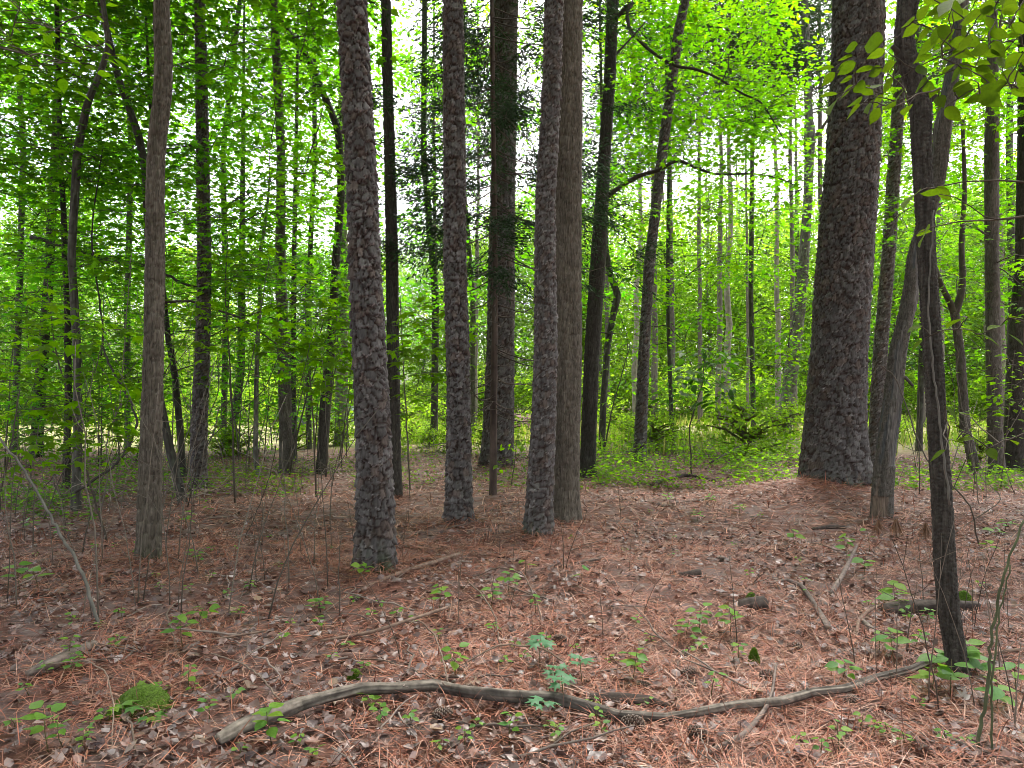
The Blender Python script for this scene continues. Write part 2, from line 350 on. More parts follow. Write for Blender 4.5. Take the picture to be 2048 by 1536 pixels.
# ------------------------------------------------------------------ ground
def axis(segs):
    out = []
    for a, b, st in segs: out.append(np.arange(a, b, st))
    return np.unique(np.round(np.concatenate(out), 4))
xs = axis([(-160, -40, 12), (-40, -14, 2), (-14, -7, .5), (-7, 7, .09), (7, 14, .5), (14, 40, 2), (40, 161, 12)])
ys = axis([(-30, 0, 3), (0, 2.4, .3), (2.4, 9, .07), (9, 16, .16), (16, 30, .6), (30, 60, 2.5), (60, 301, 15)])
GX, GY = np.meshgrid(xs, ys); GZ = gz(GX, GY)
V = np.stack([GX, GY, GZ], -1).reshape(-1, 3); nx, ny = len(xs), len(ys)
I = (np.arange(ny - 1)[:, None] * nx + np.arange(nx - 1)[None, :])
Qd = np.stack([I, I + 1, I + nx + 1, I + nx], -1).reshape(-1, 4)
gm = fast_mesh('ground', V, None, Qd, None, True); gm.materials.append(M['ground'])
ground = link(bpy.data.objects.new('ground', gm)); tag(ground, 'forest floor of pine straw and dead leaves running into a grassy clearing', kind='structure')

# ------------------------------------------------------------------ bark relief and trunks
def worley(uc, vc, nu, jit, s):
    iu = np.floor(uc); iv = np.floor(vc)
    F1 = np.full(uc.shape, 9.); F2 = F1.copy(); ID = np.zeros(uc.shape); DV = np.zeros(uc.shape)
    for dj in (-1, 0, 1):
        cj = iv + dj; off = .5 * np.mod(cj, 2)
        for di in (-2, -1, 0, 1):
            ci = iu + di; cm = np.mod(ci, nu)
            a = h2(cm, cj, s); b = h2(cm, cj, s + 1)
            du = np.abs(uc - (ci + off + .5 + jit * (a - .5))); dv = vc - (cj + .5 + jit * (b - .5)); av = np.abs(dv)
            d = .55 * np.maximum(du, av) + .45 * np.sqrt(du * du + av * av)
            c1 = d < F1
            F2 = np.where(c1, F1, np.minimum(F2, d)); ID = np.where(c1, h2(cm, cj, s + 2), ID); DV = np.where(c1, dv, DV); F1 = np.where(c1, d, F1)
    return F2 - F1, ID, DV
def bark(kind, TH, Z, rm, tone, seed):
    u = TH / (2 * math.pi)
    cyl = 2 * math.pi * rm
    nzl = vn(np.cos(TH) * 2 + 9, np.sin(TH) * 2 + Z * 1.2, seed)
    if kind == 'pine':
        k = 1.45 if rm > .25 else (1.0 if rm > .13 else .85)
        pw, ph = .064 * k, .082 * k
        nu = max(7, round(cyl / pw))
        wv = (vn(u * 0 + Z * 1.7, u * 0, seed + 5) - .5) * 1.0 + (vn(np.cos(TH) * 2.2 + 7, np.sin(TH) * 2.2 + Z * 6, seed + 8) - .5) * .8
        big = vn(np.cos(TH) * 1.5 + 3, np.sin(TH) * 1.5 + Z * .9, seed + 30)
        rag = vn(np.cos(TH) * rm * 150, np.sin(TH) * rm * 150 + Z * 110, seed + 20) - .5
        rag2 = vn(np.cos(TH) * rm * 60, np.sin(TH) * rm * 60 + Z * 45, seed + 21) - .5
        uc = u * nu + wv + rag * .18; vc = Z / ph + rag * .22 + rag2 * .35
        e, idd, dv = worley(uc, vc, nu, .95, seed); id2 = np.mod(idd * 7.31, 1); id3 = np.mod(idd * 13.7, 1)
        nf = max(4, nu // 2); e3, _, _ = worley(u * nf + wv * nf / nu + rag2 * .15, Z / (ph * 5), nf, .8, seed + 77)
        gr = ss(.015, .15, e); fur = 1 - ss(.0, .10, e3)
        h = gr * (.55 + .45 * idd - .75 * dv) + .30 * rag * gr + .25 * rag2 - .65 * fur * (.4 + big)
        disp = .024 * min(k, 1.15) * (h - .5) * (.55 + .8 * big)
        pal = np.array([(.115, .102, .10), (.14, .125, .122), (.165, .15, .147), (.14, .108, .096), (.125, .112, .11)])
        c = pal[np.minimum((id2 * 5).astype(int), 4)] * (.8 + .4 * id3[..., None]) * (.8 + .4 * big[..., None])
        groove_col = np.array((.058, .038, .032)) * (.8 + .4 * id2[..., None]); gg = ss(.03, .13, e)[..., None] * (1 - .8 * ss(.2, .9, fur))[..., None]; c = groove_col * (1 - gg) + c * gg  # reddish inner bark colour, also painting groove shade that the flat light lacks
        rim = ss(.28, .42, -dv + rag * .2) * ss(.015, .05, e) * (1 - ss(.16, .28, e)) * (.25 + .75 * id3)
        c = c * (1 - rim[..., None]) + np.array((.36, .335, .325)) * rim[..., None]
    elif kind in ('oak', 'block'):
        pw, ph = (.022, .13) if kind == 'oak' else (.016, .021)
        nu = max(8, round(cyl / pw))
        uc = u * nu + (vn(np.cos(TH) * 3, Z * 9, seed + 3) - .5) * 1.3; vc = Z / ph
        e, idd, dv = worley(uc, vc, nu, .9, seed)
        gr = ss(0, .28, e); disp = (.017 if kind == 'oak' else .009) * (gr * (.6 + .4 * idd) - .5)
        pal = np.array([(.090, .079, .068), (.10, .088, .076), (.112, .099, .087), (.082, .071, .061)])
        c = pal[np.minimum((idd * 4).astype(int), 3)] * (.75 + .5 * nzl[..., None])
    else:
        disp = .006 * (vn(np.cos(TH) * 3, np.sin(TH) * 3 + Z * 6, seed) - .5) * min(1, rm / .05)
        c = np.array((.105, .094, .082)) * (.6 + .8 * vn(np.cos(TH) * 4 + 3, np.sin(TH) * 4 + Z * 5, seed + 2)[..., None])
        lich = ss(.62, .75, vn(np.cos(TH) * 6, np.sin(TH) * 6 + Z * 9, seed + 4))[..., None] * .5
        c = c * (1 - lich) + np.array((.22, .23, .19)) * lich
    return disp, c * tone * BT
BT = .64
class Host: pass
HOSTS = {}
def smooth_path(P, r, n=160):
    z = P[:, 2]; zz = np.linspace(z[0], z[-1], n)
    out = []
    kern = np.ones(7) / 7
    for a in (P[:, 0], P[:, 1], r):
        v = np.interp(zz, z, a); vp = np.concatenate([v[0] - (v[1] - v[0]) * np.arange(3, 0, -1), v, v[-1] + (v[-1] - v[-2]) * np.arange(1, 4)]); out.append(np.convolve(vp, kern, 'valid'))
    return zz, out
def make_tree(key, name, label, kind, tone, height, path, flare=.18, cat='tree', fine=1.0, custom=None, moss=False):
    f = gnd(path[-1][0], path[-1][1]); Y = float(f[1])
    f = f.copy(); f[2] = float(gz(f[0], f[1]))
    pts = np.array([px(x, y, Y) for x, y, w in path][::-1]); r = np.array([w / 2 / F * Y for _, _, w in path][::-1])
    r[0] = r[1] * 1.02
    pts[0, 2] = f[2]
    zz, (cx, cyy, rr) = smooth_path(pts, r)
    root = empty(name, (pts[0, 0], Y, f[2])); tag(root, label, cat)
    ztop = zz[-1]
    step = 2 * Y / F * 1.25 * fine
    zf = np.arange(f[2] - .22, min(ztop, EYE + Y * .54), step)
    zc = np.linspace(zf[-1] + step, max(height, ztop), 14) if height > ztop + .3 else np.array([ztop])
    Zr = np.concatenate([zf, zc])
    sl = (cx[-1] - cx[-25]) / (zz[-1] - zz[-25] + 1e-6)
    sl = float(np.clip(sl, -.25, .25))
    X = np.interp(Zr, zz, cx); over = np.clip(Zr - ztop, 0, None); X = X + sl * over * np.exp(-over / 12)
    Yc = np.interp(Zr, zz, cyy)
    Rr = np.interp(Zr, zz, rr) * np.where(over > 0, np.clip(1 - .75 * over / max(height - ztop, .1), .15, 1), 1)
    rm = float(np.mean(rr))
    na = int(np.clip(2 * math.pi * rm / step, 9, 170))
    th = np.arange(na) * 2 * math.pi / na
    TH, ZZ = np.meshgrid(th, Zr); seed = abs(hash(key)) % 9973 if False else sum(ord(ch) * (i + 3) for i, ch in enumerate(key)) * 17 % 9973
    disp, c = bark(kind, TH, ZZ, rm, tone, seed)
    hz = np.clip(ZZ - f[2], 0, None)
    fl = 1 + flare * np.exp(-hz / (.10 + rm * .6)) * (1 + .5 * np.sin(TH * 3 + seed) + .4 * np.sin(TH * 5 + 2 * seed)) + .25 * flare * np.exp(-hz / .9)
    wob = 1 + .05 * (vn(np.cos(TH) * 1.3 + 4, np.sin(TH) * 1.3 + ZZ * 1.1, seed + 11) - .5)
    if key in ('O', 'E'): c = c * np.array((1.05, 1.0, .93))
    if custom is not None: disp, c = custom(TH, ZZ, hz, disp, c)
    RR = Rr[:, None] * fl * wob + disp
    V = np.stack([X[:, None] + RR * np.cos(TH), Yc[:, None] + RR * np.sin(TH), ZZ], -1).reshape(-1, 3)
    nr = len(Zr); i = np.arange(nr - 1)[:, None] * na; j = np.arange(na)[None, :]; j2 = (j + 1) % na
    Q = np.stack([i + j, i + j2, i + na + j2, i + na + j], -1).reshape(-1, 4)
    V = np.vstack([V, (X[-1], Yc[-1], Zr[-1] + .02)]); jj = np.arange(na)
    T = np.stack([jj * 0 + nr * na, (nr - 1) * na + jj, (nr - 1) * na + (jj + 1) % na], -1)
    C = np.vstack([c.reshape(-1, 3), c.reshape(-1, 3)[-1:]])
    if moss:
        mz = np.append((np.exp(-hz / .10) * (vn(np.cos(TH) * 5, np.sin(TH) * 5 + ZZ * 8, seed + 31) > .5)).reshape(-1), 0)[:, None] * .8
        C = C * (1 - mz) + np.array((.03, .055, .015)) * mz
    mb = MB(); mb.add(V, T, Q, C)
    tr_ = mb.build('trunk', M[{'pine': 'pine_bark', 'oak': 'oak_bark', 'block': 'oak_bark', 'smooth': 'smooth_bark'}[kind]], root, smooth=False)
    h = Host(); h.trunk = tr_; h.key = key; h.root = root; h.Y = Y; h.zz = Zr; h.X = X; h.Yc = Yc; h.R = Rr; h.sprays = []; h.limbs = MB(); h.nl = 0; h.individual = 0; h.f = f
    h.twig_col = np.array((.075, .062, .052)) * min(tone, 1.1)
    HOSTS[key] = h
    return h
def tpoint(h, z):
    return np.array((np.interp(z, h.zz, h.X), np.interp(z, h.zz, h.Yc), z))
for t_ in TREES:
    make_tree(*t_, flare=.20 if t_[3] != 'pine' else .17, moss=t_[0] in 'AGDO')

# the near dogwood, the peeling snag and the cedar are trees of their own make
def knots(TH, Z, hz, disp, c):
    return disp, c
make_tree('W', 'dogwood_tree', 'slim dark tree with checkered bark leaning left, nearest the camera on the right', 'block', .85, 7,
          [(1818,0,38),(1808,60,37),(1808,100,38),(1820,140,36),(1841,190,42),(1843,300,36),(1848,400,35),(1854,525,34),(1866,700,35),(1874,850,35),(1884,1000,38),(1890,1130,39),(1897,1220,38),(1911,1300,37),(1920,1352,44)], flare=.12, fine=.9)
def snag_skin(TH, Z, hz, disp, c):
    n = vn(np.cos(TH) * 1.6 + Z * .8, np.sin(TH) * 1.6 + Z * 1.3, 71) + .35 * (vn(np.cos(TH) * 6, np.sin(TH) * 6 + Z * 9, 72) - .5)
    low = (hz < .62) & (np.cos(TH - .4) > -.55)
    m = np.where(low, 1., ss(.52, .56, n))
    m = np.where((hz < .25) & (np.sin(TH) < 0) & (np.cos(TH) < .1), 0., m)
    bare = np.array((.125, .113, .105)) * (.65 + .7 * vn(np.cos(TH) * 14, np.sin(TH) * 14 + Z * 1.2, 73)[..., None])
    st = ss(.45, .7, vn(np.cos(TH) * 3 + 2, Z * .9, 74))[..., None] * .75
    bare = bare * (1 - st) + np.array((.045, .05, .055)) * st
    tan = ss(.6, .3, hz)[..., None] * .5
    bare = bare * (1 - tan) + np.array((.19, .12, .075)) * tan
    d = np.where(m > .5, .010 + disp * 1.6, (vn(TH * 9, Z * 2, 75) - .5) * .006)
    return d, c * 1.0 * m[..., None] + bare * (1 - m[..., None])
make_tree('Z', 'dead_snag', 'dead leaning snag with peeling bark patches beside the giant pine', 'block', 1.5, 6.2,
          [(1924,0,24),(1913,100,24),(1887,250,32),(1877,350,27),(1855,430,26),(1829,500,24),(1820,600,28),(1797,700,31),(1786,800,33),(1771,900,35),(1766,970,37),(1763,1038,40)], flare=.05, custom=snag_skin)
make_tree('V', 'cedar_tree', 'slender reddish cedar with curved dead twigs in front of the thick pine', 'smooth', 1.0, 9.5,
          [(984,0,8),(985,150,9),(987,300,10),(990,500,10),(989,700,13),(987,850,14),(986,993,18)], flare=.1,
          custom=lambda TH, Z, hz, d, c: (d + .003 * np.sin(TH * 9 + Z * 2), np.array((.085, .062, .053)) * (.6 + .8 * vn(TH * 5, Z * 1.5, 91)[..., None])))

# ------------------------------------------------------------------ young trees standing farther back, stems only sketched by the photo
BACK = [('U1', 28, 19, .085, 'slim back trunk near the left frame edge'), ('U2', 255, 21, .09, 'slim back trunk seen left of the brown oak'), ('U3', 447, 23, .10, 'slim back trunk right of the narrow leafy pine'),
        ('U4', 618, 21, .08, 'slim back trunk between ridged maple and left-leaning trunk'), ('U5', 868, 22, .11, 'slim back trunk hugging the left side of the straight scaly pine'), ('U6', 1345, 23, .07, 'slim back trunk right of the leaning slim pine'),
        ('U7', 1508, 25, .09, 'slim back trunk left of the knobbed trunk'), ('U8', 1838, 21, .09, 'slim back trunk behind the slim dark dogwood'), ('U9', 2015, 23, .12, 'slim back trunk between the two grey trunks at the right'), ('U10', 945, 24, .10, 'slim back trunk in the gap left of the thick pine')]
for key, x, d, r, lab in BACK:
    foot = px(x, 800, d); foot[2] = 0
    # express as a pixel path so that one builder makes every trunk
    yb = YH + (EYE) * F / d
    wpx = 2 * r * F / d; dx = rng.normal(0, 14, 4)
    make_tree(key, 'young_tree', lab, 'smooth', float(rng.uniform(.7, 1.1)), 15, [(x + dx[0] * 1.5, 0, wpx * .7), (x + dx[1], 300, wpx * .8), (x + dx[2] * .6, 600, wpx * .9), (x, yb, wpx)], fine=1.6)

PALE = lambda c: np.array(c, float)
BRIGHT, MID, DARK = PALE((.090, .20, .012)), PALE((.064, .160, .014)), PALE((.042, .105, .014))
def add_spray(h, c, R, n, size, tpl, col, flat_=.16):
    h.sprays.append((np.asarray(c, float), R, n, size, tpl, col, flat_))
def region(keys, x0, x1, y0, y1, d0, d1, n, col, R=.7, leaves=55, size=None, tpl=None, hole=None):
    for _ in range(n):
        for _try in range(6):
            x = rng.uniform(x0, x1); y = rng.uniform(y0, y1); d = rng.uniform(d0, d1)
            if hole is None or rng.random() > hole(x, y): break
        c = px(x, y, d)
        if c[2] < 1.0: c[2] = 1.0 + rng.random() * .5
        hs_ = [HOSTS[k] for k in keys]
        dist = [math.hypot(h.root.location.x - c[0], h.Y - c[1]) + (0 if h.zz[-1] > c[2] - 1 else 50) for h in hs_]
        h = hs_[int(np.argmin(dist))]
        t = tpl or (STAR if d < 17.5 else SIMPLE)
        s = size or (.135 if d < 17.5 else .17)
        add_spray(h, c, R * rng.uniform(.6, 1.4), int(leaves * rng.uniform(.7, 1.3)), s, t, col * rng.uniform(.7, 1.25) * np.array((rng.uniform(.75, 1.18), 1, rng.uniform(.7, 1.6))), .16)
LH = ['L', 'L2', 'L3', 'L4', 'L11', 'L13', 'L14', 'L10', 'L7', 'L5']
LB = ['U1', 'U2', 'U3', 'U4', 'L7', 'L10', 'L13']
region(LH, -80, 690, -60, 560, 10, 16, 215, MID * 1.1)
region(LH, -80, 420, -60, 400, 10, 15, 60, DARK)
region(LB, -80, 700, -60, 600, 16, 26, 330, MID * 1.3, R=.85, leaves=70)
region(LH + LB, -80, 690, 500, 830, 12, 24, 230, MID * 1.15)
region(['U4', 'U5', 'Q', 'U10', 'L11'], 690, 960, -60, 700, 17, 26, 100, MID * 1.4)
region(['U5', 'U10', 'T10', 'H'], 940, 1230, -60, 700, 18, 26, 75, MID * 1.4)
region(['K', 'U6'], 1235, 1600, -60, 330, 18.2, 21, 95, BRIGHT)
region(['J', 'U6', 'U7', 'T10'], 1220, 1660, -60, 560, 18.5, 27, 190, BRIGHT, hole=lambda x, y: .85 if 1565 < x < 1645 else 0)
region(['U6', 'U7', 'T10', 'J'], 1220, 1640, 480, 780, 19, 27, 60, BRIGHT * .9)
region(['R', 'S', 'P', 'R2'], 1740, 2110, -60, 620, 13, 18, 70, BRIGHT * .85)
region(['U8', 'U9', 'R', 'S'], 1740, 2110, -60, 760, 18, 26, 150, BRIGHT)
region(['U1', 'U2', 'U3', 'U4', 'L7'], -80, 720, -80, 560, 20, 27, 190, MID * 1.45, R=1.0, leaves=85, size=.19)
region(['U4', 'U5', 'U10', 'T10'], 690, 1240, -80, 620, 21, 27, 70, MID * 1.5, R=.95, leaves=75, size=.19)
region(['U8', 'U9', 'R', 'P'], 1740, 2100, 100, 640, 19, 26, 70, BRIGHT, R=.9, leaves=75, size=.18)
# two limbs of the dark mossy trunk that the photo shows in outline
def limb(h, P, d, w0, w1, name='limb'):
    Q = np.array([px(x, y, dd) for (x, y), dd in zip(P, np.linspace(d[0], d[1], len(P)))])
    n = len(Q); tt = np.linspace(0, n - 1, n * 4); Q = np.stack([np.interp(tt, np.arange(n), Q[:, i]) for i in range(3)], -1)
    k = np.ones(3) / 3
    for i in range(3): Q[1:-1, i] = np.convolve(Q[:, i], k, 'valid')
    mb = MB(); mb.tube(Q, np.linspace(w0, w1, len(Q)), 7, h.twig_col, rough=.2); mb.build(name, M['smooth_bark'], h.trunk if name == 'broken_stub' else h.root, smooth=True)
    return Q
hH = HOSTS['H']
q1 = limb(hH, [(1228,40),(1250,18),(1268,3),(1253,22),(1258,60),(1300,102),(1350,133),(1392,138),(1433,154),(1485,188),(1522,202),(1543,236),(1567,277)], (hH.Y, 12.6), .045, .010)
q2 = limb(hH, [(1212,395),(1245,370),(1280,350),(1320,340),(1355,318),(1390,335),(1432,350),(1500,346),(1560,356),(1605,378)], (hH.Y, 13.0), .05, .008)
q3 = limb(hH, [(1216,125),(1245,95),(1290,45)], (hH.Y, hH.Y + .2), .03, .012)
HOSTS['H'].extra = np.vstack([q1[8:], q2[10:]])
for q, n in ((q1[24:], 20), (q2[20:], 20)):
    for i in range(n):
        b = q[rng.integers(len(q))]; add_spray(hH, b + rng.normal(0, 1, 3) * (.5, .5, .3) + (0, 0, -.05), .55, 34, .125, STAR, MID * rng.uniform(.8, 1.5))
hR = HOSTS['R2']
limb(hR, [(1909,628),(1900,605),(1882,570),(1868,530),(1850,470)], (hR.Y, hR.Y), .07, .04); limb(hR, [(1909,628),(1922,590),(1926,545),(1922,500),(1930,380),(1925,240)], (hR.Y, hR.Y), .08, .035)
hW = HOSTS['W']
limb(hW, [(1812,115),(1796,103),(1784,92)], (hW.Y, hW.Y - .02), .022, .013, 'broken_stub'); limb(hW, [(1845,200),(1862,200),(1872,188)], (hW.Y, hW.Y - .03), .022, .012, 'broken_stub')
hZ = HOSTS['Z']
limb(hZ, [(1793,760),(1808,752),(1826,772)], (hZ.Y, hZ.Y - .12), .028, .016, 'broken_stub')
hJ = HOSTS['J']
limb(hJ, [(1622,282),(1640,262),(1655,240)], (hJ.Y, hJ.Y - .2), .08, .05, 'broken_stub'); limb(hJ, [(1616,285),(1606,290),(1598,280)], (hJ.Y, hJ.Y), .06, .04, 'broken_stub')

# ------------------------------------------------------------------ saplings whose leaves can be told apart
def stem_host(key, name, label, pts, d, r0, r1, cat='sapling', group=None, col=(.09, .075, .06), n=6):
    foot = gnd(*pts[-1]) if d is None else px(pts[-1][0], pts[-1][1], d)
    Y = float(foot[1]); Pw = np.array([px(x, y, Y) for x, y in pts][::-1]); Pw[0, 2] = float(gz(Pw[0, 0], Y))
    root = empty(name, Pw[0]); tag(root, label, cat, group)
    m = len(Pw); tt = np.linspace(0, m - 1, (m - 1) * 5 + 1); Q = np.stack([np.interp(tt, np.arange(m), Pw[:, i]) for i in range(3)], -1)
    k = np.ones(3) / 3
    for i in range(3): Q[1:-1, i] = np.convolve(Q[:, i], k, 'valid')
    Q[0, 2] -= .04
    Q[1:-1, :2] += rng.normal(0, r0 * .35, (len(Q) - 2, 2))
    mb = MB(); mb.tube(Q, np.linspace(r0, r1, len(Q)), n, np.array(col) * rng.uniform(.8, 1.2), rough=.25); mb.build('stem', M['twig'], root, smooth=True)
    h = Host(); h.key = key; h.root = root; h.Y = Y; h.zz = Q[:, 2]; h.X = Q[:, 0]; h.Yc = Q[:, 1]; h.R = Q[:, 0] * 0 + r1; h.sprays = []; h.limbs = MB(); h.individual = 0; h.f = Pw[0]; h.path = Q
    h.twig_col = np.array(col); HOSTS[key] = h
    return h
h = stem_host('s1', 'maple_sapling', 'maple sapling spreading flat layers of leaves at the left edge', [(95,560),(110,700),(150,850),(190,1000),(215,1085)], None, .013, .006); h.individual = 300
for x, y, d in ((60,600,7.4),(150,640,7.2),(215,660,7.6),(90,700,6.9),(30,760,7.0),(240,760,7.5),(150,745,7.2),(60,820,7.2),(20,650,7.3),(190,830,7.4)):
    add_spray(h, px(x, y, d), .42, 29, .165, STAR, MID, .06)
h = stem_host('s2', 'maple_sapling', 'bright maple sapling with broad leaves between the two nearest pines', [(800,590),(805,700),(812,820),(820,975)], None, .014, .007); h.individual = 300
for x, y, d in ((845,640,10.2),(870,690,9.8),(820,700,9.4),(690,660,10.6),(670,720,10.2),(850,745,9.7),(690,770,10.4),(880,620,10.6),(660,690,10.8),(830,790,10.2)):
    add_spray(h, px(x, y, d), .48, 28, .20, STAR, BRIGHT, .07)
h = stem_host('s3', 'spicebush_sapling', 'spicebush sapling with drooping leaves right of the leaning slim pine', [(1412,690),(1405,770),(1378,850),(1384,952)], None, .016, .007); h.individual = 200
for x, y, d in ((1400,700,13.6),(1430,730,13.8),(1370,745,13.5),(1350,790,13.7),(1440,790,13.4),(1400,760,13.9),(1455,710,13.7)):
    add_spray(h, px(x, y, d), .36, 26, .20, OVATE, DARK * 1.2, .08)
h = stem_host('s13', 'maple_sapling', 'maple sapling with layered leaves in front of the narrow leafy pine', [(455,470),(450,600),(462,760),(470,1000)], None, .014, .006); h.individual = 300
for x, y, d in ((400,520,10.6),(460,560,10.4),(520,530,10.8),(380,600,10.2),(440,630,10.5),(500,650,10.9),(560,610,11.2),(410,690,10.3),(480,500,11.0),(540,690,11)):
    add_spray(h, px(x, y, d), .46, 29, .17, STAR, MID, .06)
h = stem_host('s14', 'maple_sapling', 'maple sapling with tiers of leaves left of the near pine', [(610,560),(612,680),(625,820),(632,985)], None, .014, .006); h.individual = 300
for x, y, d in ((600,600,11),(650,640,10.8),(580,680,10.9),(630,720,10.6),(680,600,11.3),(640,560,11.2),(600,760,10.8),(660,690,11.5)):
    add_spray(h, px(x, y, d), .48, 32, .18, STAR, BRIGHT, .06)
h = stem_host('s15', 'maple_sapling', 'low spreading sapling in the left corner below the layered leaves', [(40,780),(20,900),(-10,1050),(-20,1150)], None, .012, .005); h.individual = 240
for x, y, d in ((30,880,6.6),(100,860,6.9),(160,900,7.0),(60,930,6.5),(200,870,7.2),(120,790,7.1)):
    add_spray(h, px(x, y, d), .36, 24, .13, STAR, MID, .06)
h = stem_host('s4', 'holly_sapling', 'small bushy sapling at the right edge below the dogwood leaves', [(2030,700),(2020,800),(2010,900),(2000,985)], None, .012, .005); h.individual = 250
for x, y, d in ((1985,740,9.3),(2030,770,9.5),(1995,810,9.6),(2035,840,9.4),(1970,860,9.6),(2020,730,9.8),(2045,800,9.2)):
    add_spray(h, px(x, y, d), .34, 30, .10, SIMPLE, BRIGHT, .2)
h = stem_host('s5', 'young_tree', 'leafy branch tips of a young tree hanging into the upper left corner', [(-90,-30),(-95,400),(-110,900),(-120,1260)], 4.6, .03, .014); h.individual = 250
for x, y, d in ((40,20,4.4),(110,60,4.6),(60,110,4.3),(170,30,4.7),(130,125,4.5),(20,80,4.6),(190,95,4.7)):
    add_spray(h, px(x, y, d), .24, 8, .10, OVATE, MID, .10)
h = stem_host('s6', 'maple_sapling', 'small leafy sapling at the foot of the broad oak and cedar', [(1035,870),(1030,920),(1022,975)], None, .008, .004); h.individual = 80
for x, y, d in ((1020,895,11.6),(1040,880,11.5),(1000,930,11.4)):
    add_spray(h, px(x, y, d), .2, 9, .13, OVATE, BRIGHT, .05)
h = stem_host('s7', 'maple_sapling', 'leaning sapling with big lobed leaves right of the dark mossy trunk', [(1260,690),(1240,760),(1222,830),(1205,915)], None, .02, .008); h.individual = 80
for x, y, d in ((1225,720,17.5),(1245,690,17.8),(1260,640,18),(1215,790,17.2)):
    add_spray(h, px(x, y, d), .35, 14, .19, STAR, BRIGHT, .2)
h = stem_host('s8', 'shrub', 'yellow-green shrub in front of the far knobbed trunk', [(1540,830),(1548,870),(1552,905)], None, .015, .006, cat='shrub'); h.individual = 250
for x, y, d in ((1500,830,18.5),(1540,810,19),(1580,835,18.4),(1520,870,18),(1560,880,18.2),(1610,850,18.5),(1480,870,18.5)):
    add_spray(h, px(x, y, d), .45, 32, .13, SIMPLE, BRIGHT * 1.2, .3)
h = stem_host('s9', 'shrub', 'rounded green shrub beside the slim back trunk near the clearing', [(862,830),(860,870),(858,905)], None, .015, .006, cat='shrub'); h.individual = 250
for x, y, d in ((850,850,20),(870,830,20.3),(845,885,19.8),(872,870,20)):
    add_spray(h, px(x, y, d), .45, 50, .12, SIMPLE, BRIGHT * .9, .4)
h = stem_host('s10', 'shrub', 'shadowy green thicket bush behind the left trunks', [(230,800),(235,860),(240,925)], None, .02, .008, cat='shrub')
for i in range(26): add_spray(h, px(rng.uniform(160, 300), rng.uniform(770, 900), rng.uniform(16, 18.5)), .5, 50, .13, SIMPLE, DARK * 1.5, .4)
h = stem_host('s11', 'shrub', 'shadowy green bush at the foot of the far left trunks', [(40,800),(35,860),(38,930)], None, .02, .008, cat='shrub')
for i in range(26): add_spray(h, px(rng.uniform(-40, 110), rng.uniform(770, 900), rng.uniform(15.5, 18)), .5, 50, .13, SIMPLE, DARK * 1.5, .4)
h = stem_host('s12', 'shrub', 'green bush right of the narrow leafy pine near the ground', [(520,820),(500,870),(492,918)], None, .02, .008, cat='shrub')
for i in range(18): add_spray(h, px(rng.uniform(425, 560), rng.uniform(790, 895), rng.uniform(17.5, 20)), .5, 45, .13, SIMPLE, MID, .4)

# ------------------------------------------------------------------ turn sprays into twigs and leaves
def leaf_mesh(name, tpl, m):
    me = fast_mesh(name, tpl[0], tpl[1], None, None); me.materials.append(m); return me
LEAF_STAR = leaf_mesh('leaf_star', STAR, M['leaf_obj']); LEAF_OV = leaf_mesh('leaf_ovate', fine_ovate(.25, .05, .14), M['leaf_obj']); LEAF_SPICE = leaf_mesh('leaf_spicebush', fine_ovate(.24, .05, .18), M['spice_obj']); LEAF_SI = leaf_mesh('leaf_simple', SIMPLE, M['leaf_obj'])
LEAF_DOG = leaf_mesh('leaf_dogwood', fine_ovate(.27, .05, .12), M['dogwood_obj'])
LEAF_SEED = leaf_mesh('leaf_seedling', fine_ovate(.33, .05, .10), M['seed_obj']); LEAF_BLUE = leaf_mesh('leaf_sassafras', STAR, M['blue_obj'])
LEAF_SSTAR = leaf_mesh('leaf_seedling_lobed', STAR, M['seed_obj'])
from mathutils import Matrix
def leaf_obj(me, root, pos, R, s, name='leaf'):
    o = bpy.data.objects.new(name, me); COL.objects.link(o); o.parent = root
    A = np.eye(4); A[:3, :3] = R * s; A[:3, 3] = pos - OFF[root.name]
    o.matrix_local = Matrix([[float(v) for v in row] for row in A])
    return o
def link_nodes(h, targets, r0=.02, seg=4, nside=4, arc=.10):
    """grow thin branches from the trunk to each target through the nearest wood"""
    zs = np.linspace(h.zz[0] + (h.zz[-1] - h.zz[0]) * .25, h.zz[-1], 24)
    nodes = np.stack([np.interp(zs, h.zz, h.X), np.interp(zs, h.zz, h.Yc), zs], -1)
    if hasattr(h, 'extra'): nodes = np.vstack([nodes, h.extra])
    cost = np.zeros(len(nodes))
    tg = np.asarray(targets); axis_ = np.stack([np.interp(tg[:, 2], h.zz, h.X), np.interp(tg[:, 2], h.zz, h.Yc)], -1)
    order = np.argsort(np.linalg.norm(tg[:, :2] - axis_, axis=1))
    for i in order:
        p = tg[i]; dv = p - nodes; L = np.linalg.norm(dv, axis=1)
        cst = L + .25 * cost + np.where(dv[:, 2] < -.1, 1.2 * -dv[:, 2], 0)
        j = int(np.argmin(cst)); a = nodes[j]; l = L[j]
        if l < .02: continue
        t = np.linspace(0, 1, seg + 1)[:, None]
        Q = a + (p - a) * t + np.array((0, 0, 1.)) * (arc * l * np.sin(t * math.pi)) + rng.normal(0, .03 * l, (seg + 1, 3)) * np.sin(t * math.pi)
        ra = min(r0, .006 + .007 * l) if cost[j] == 0 else min(r0 * .6, .005 + .004 * l)
        h.limbs.tube(Q, np.linspace(ra, min(.004, ra * .5), seg + 1), nside, h.twig_col * rng.uniform(.7, 1.3), cap=False)
        nodes = np.vstack([nodes, Q[2:3], p[None]]); cost = np.concatenate([cost, [cost[j] + l * .5, cost[j] + l]])
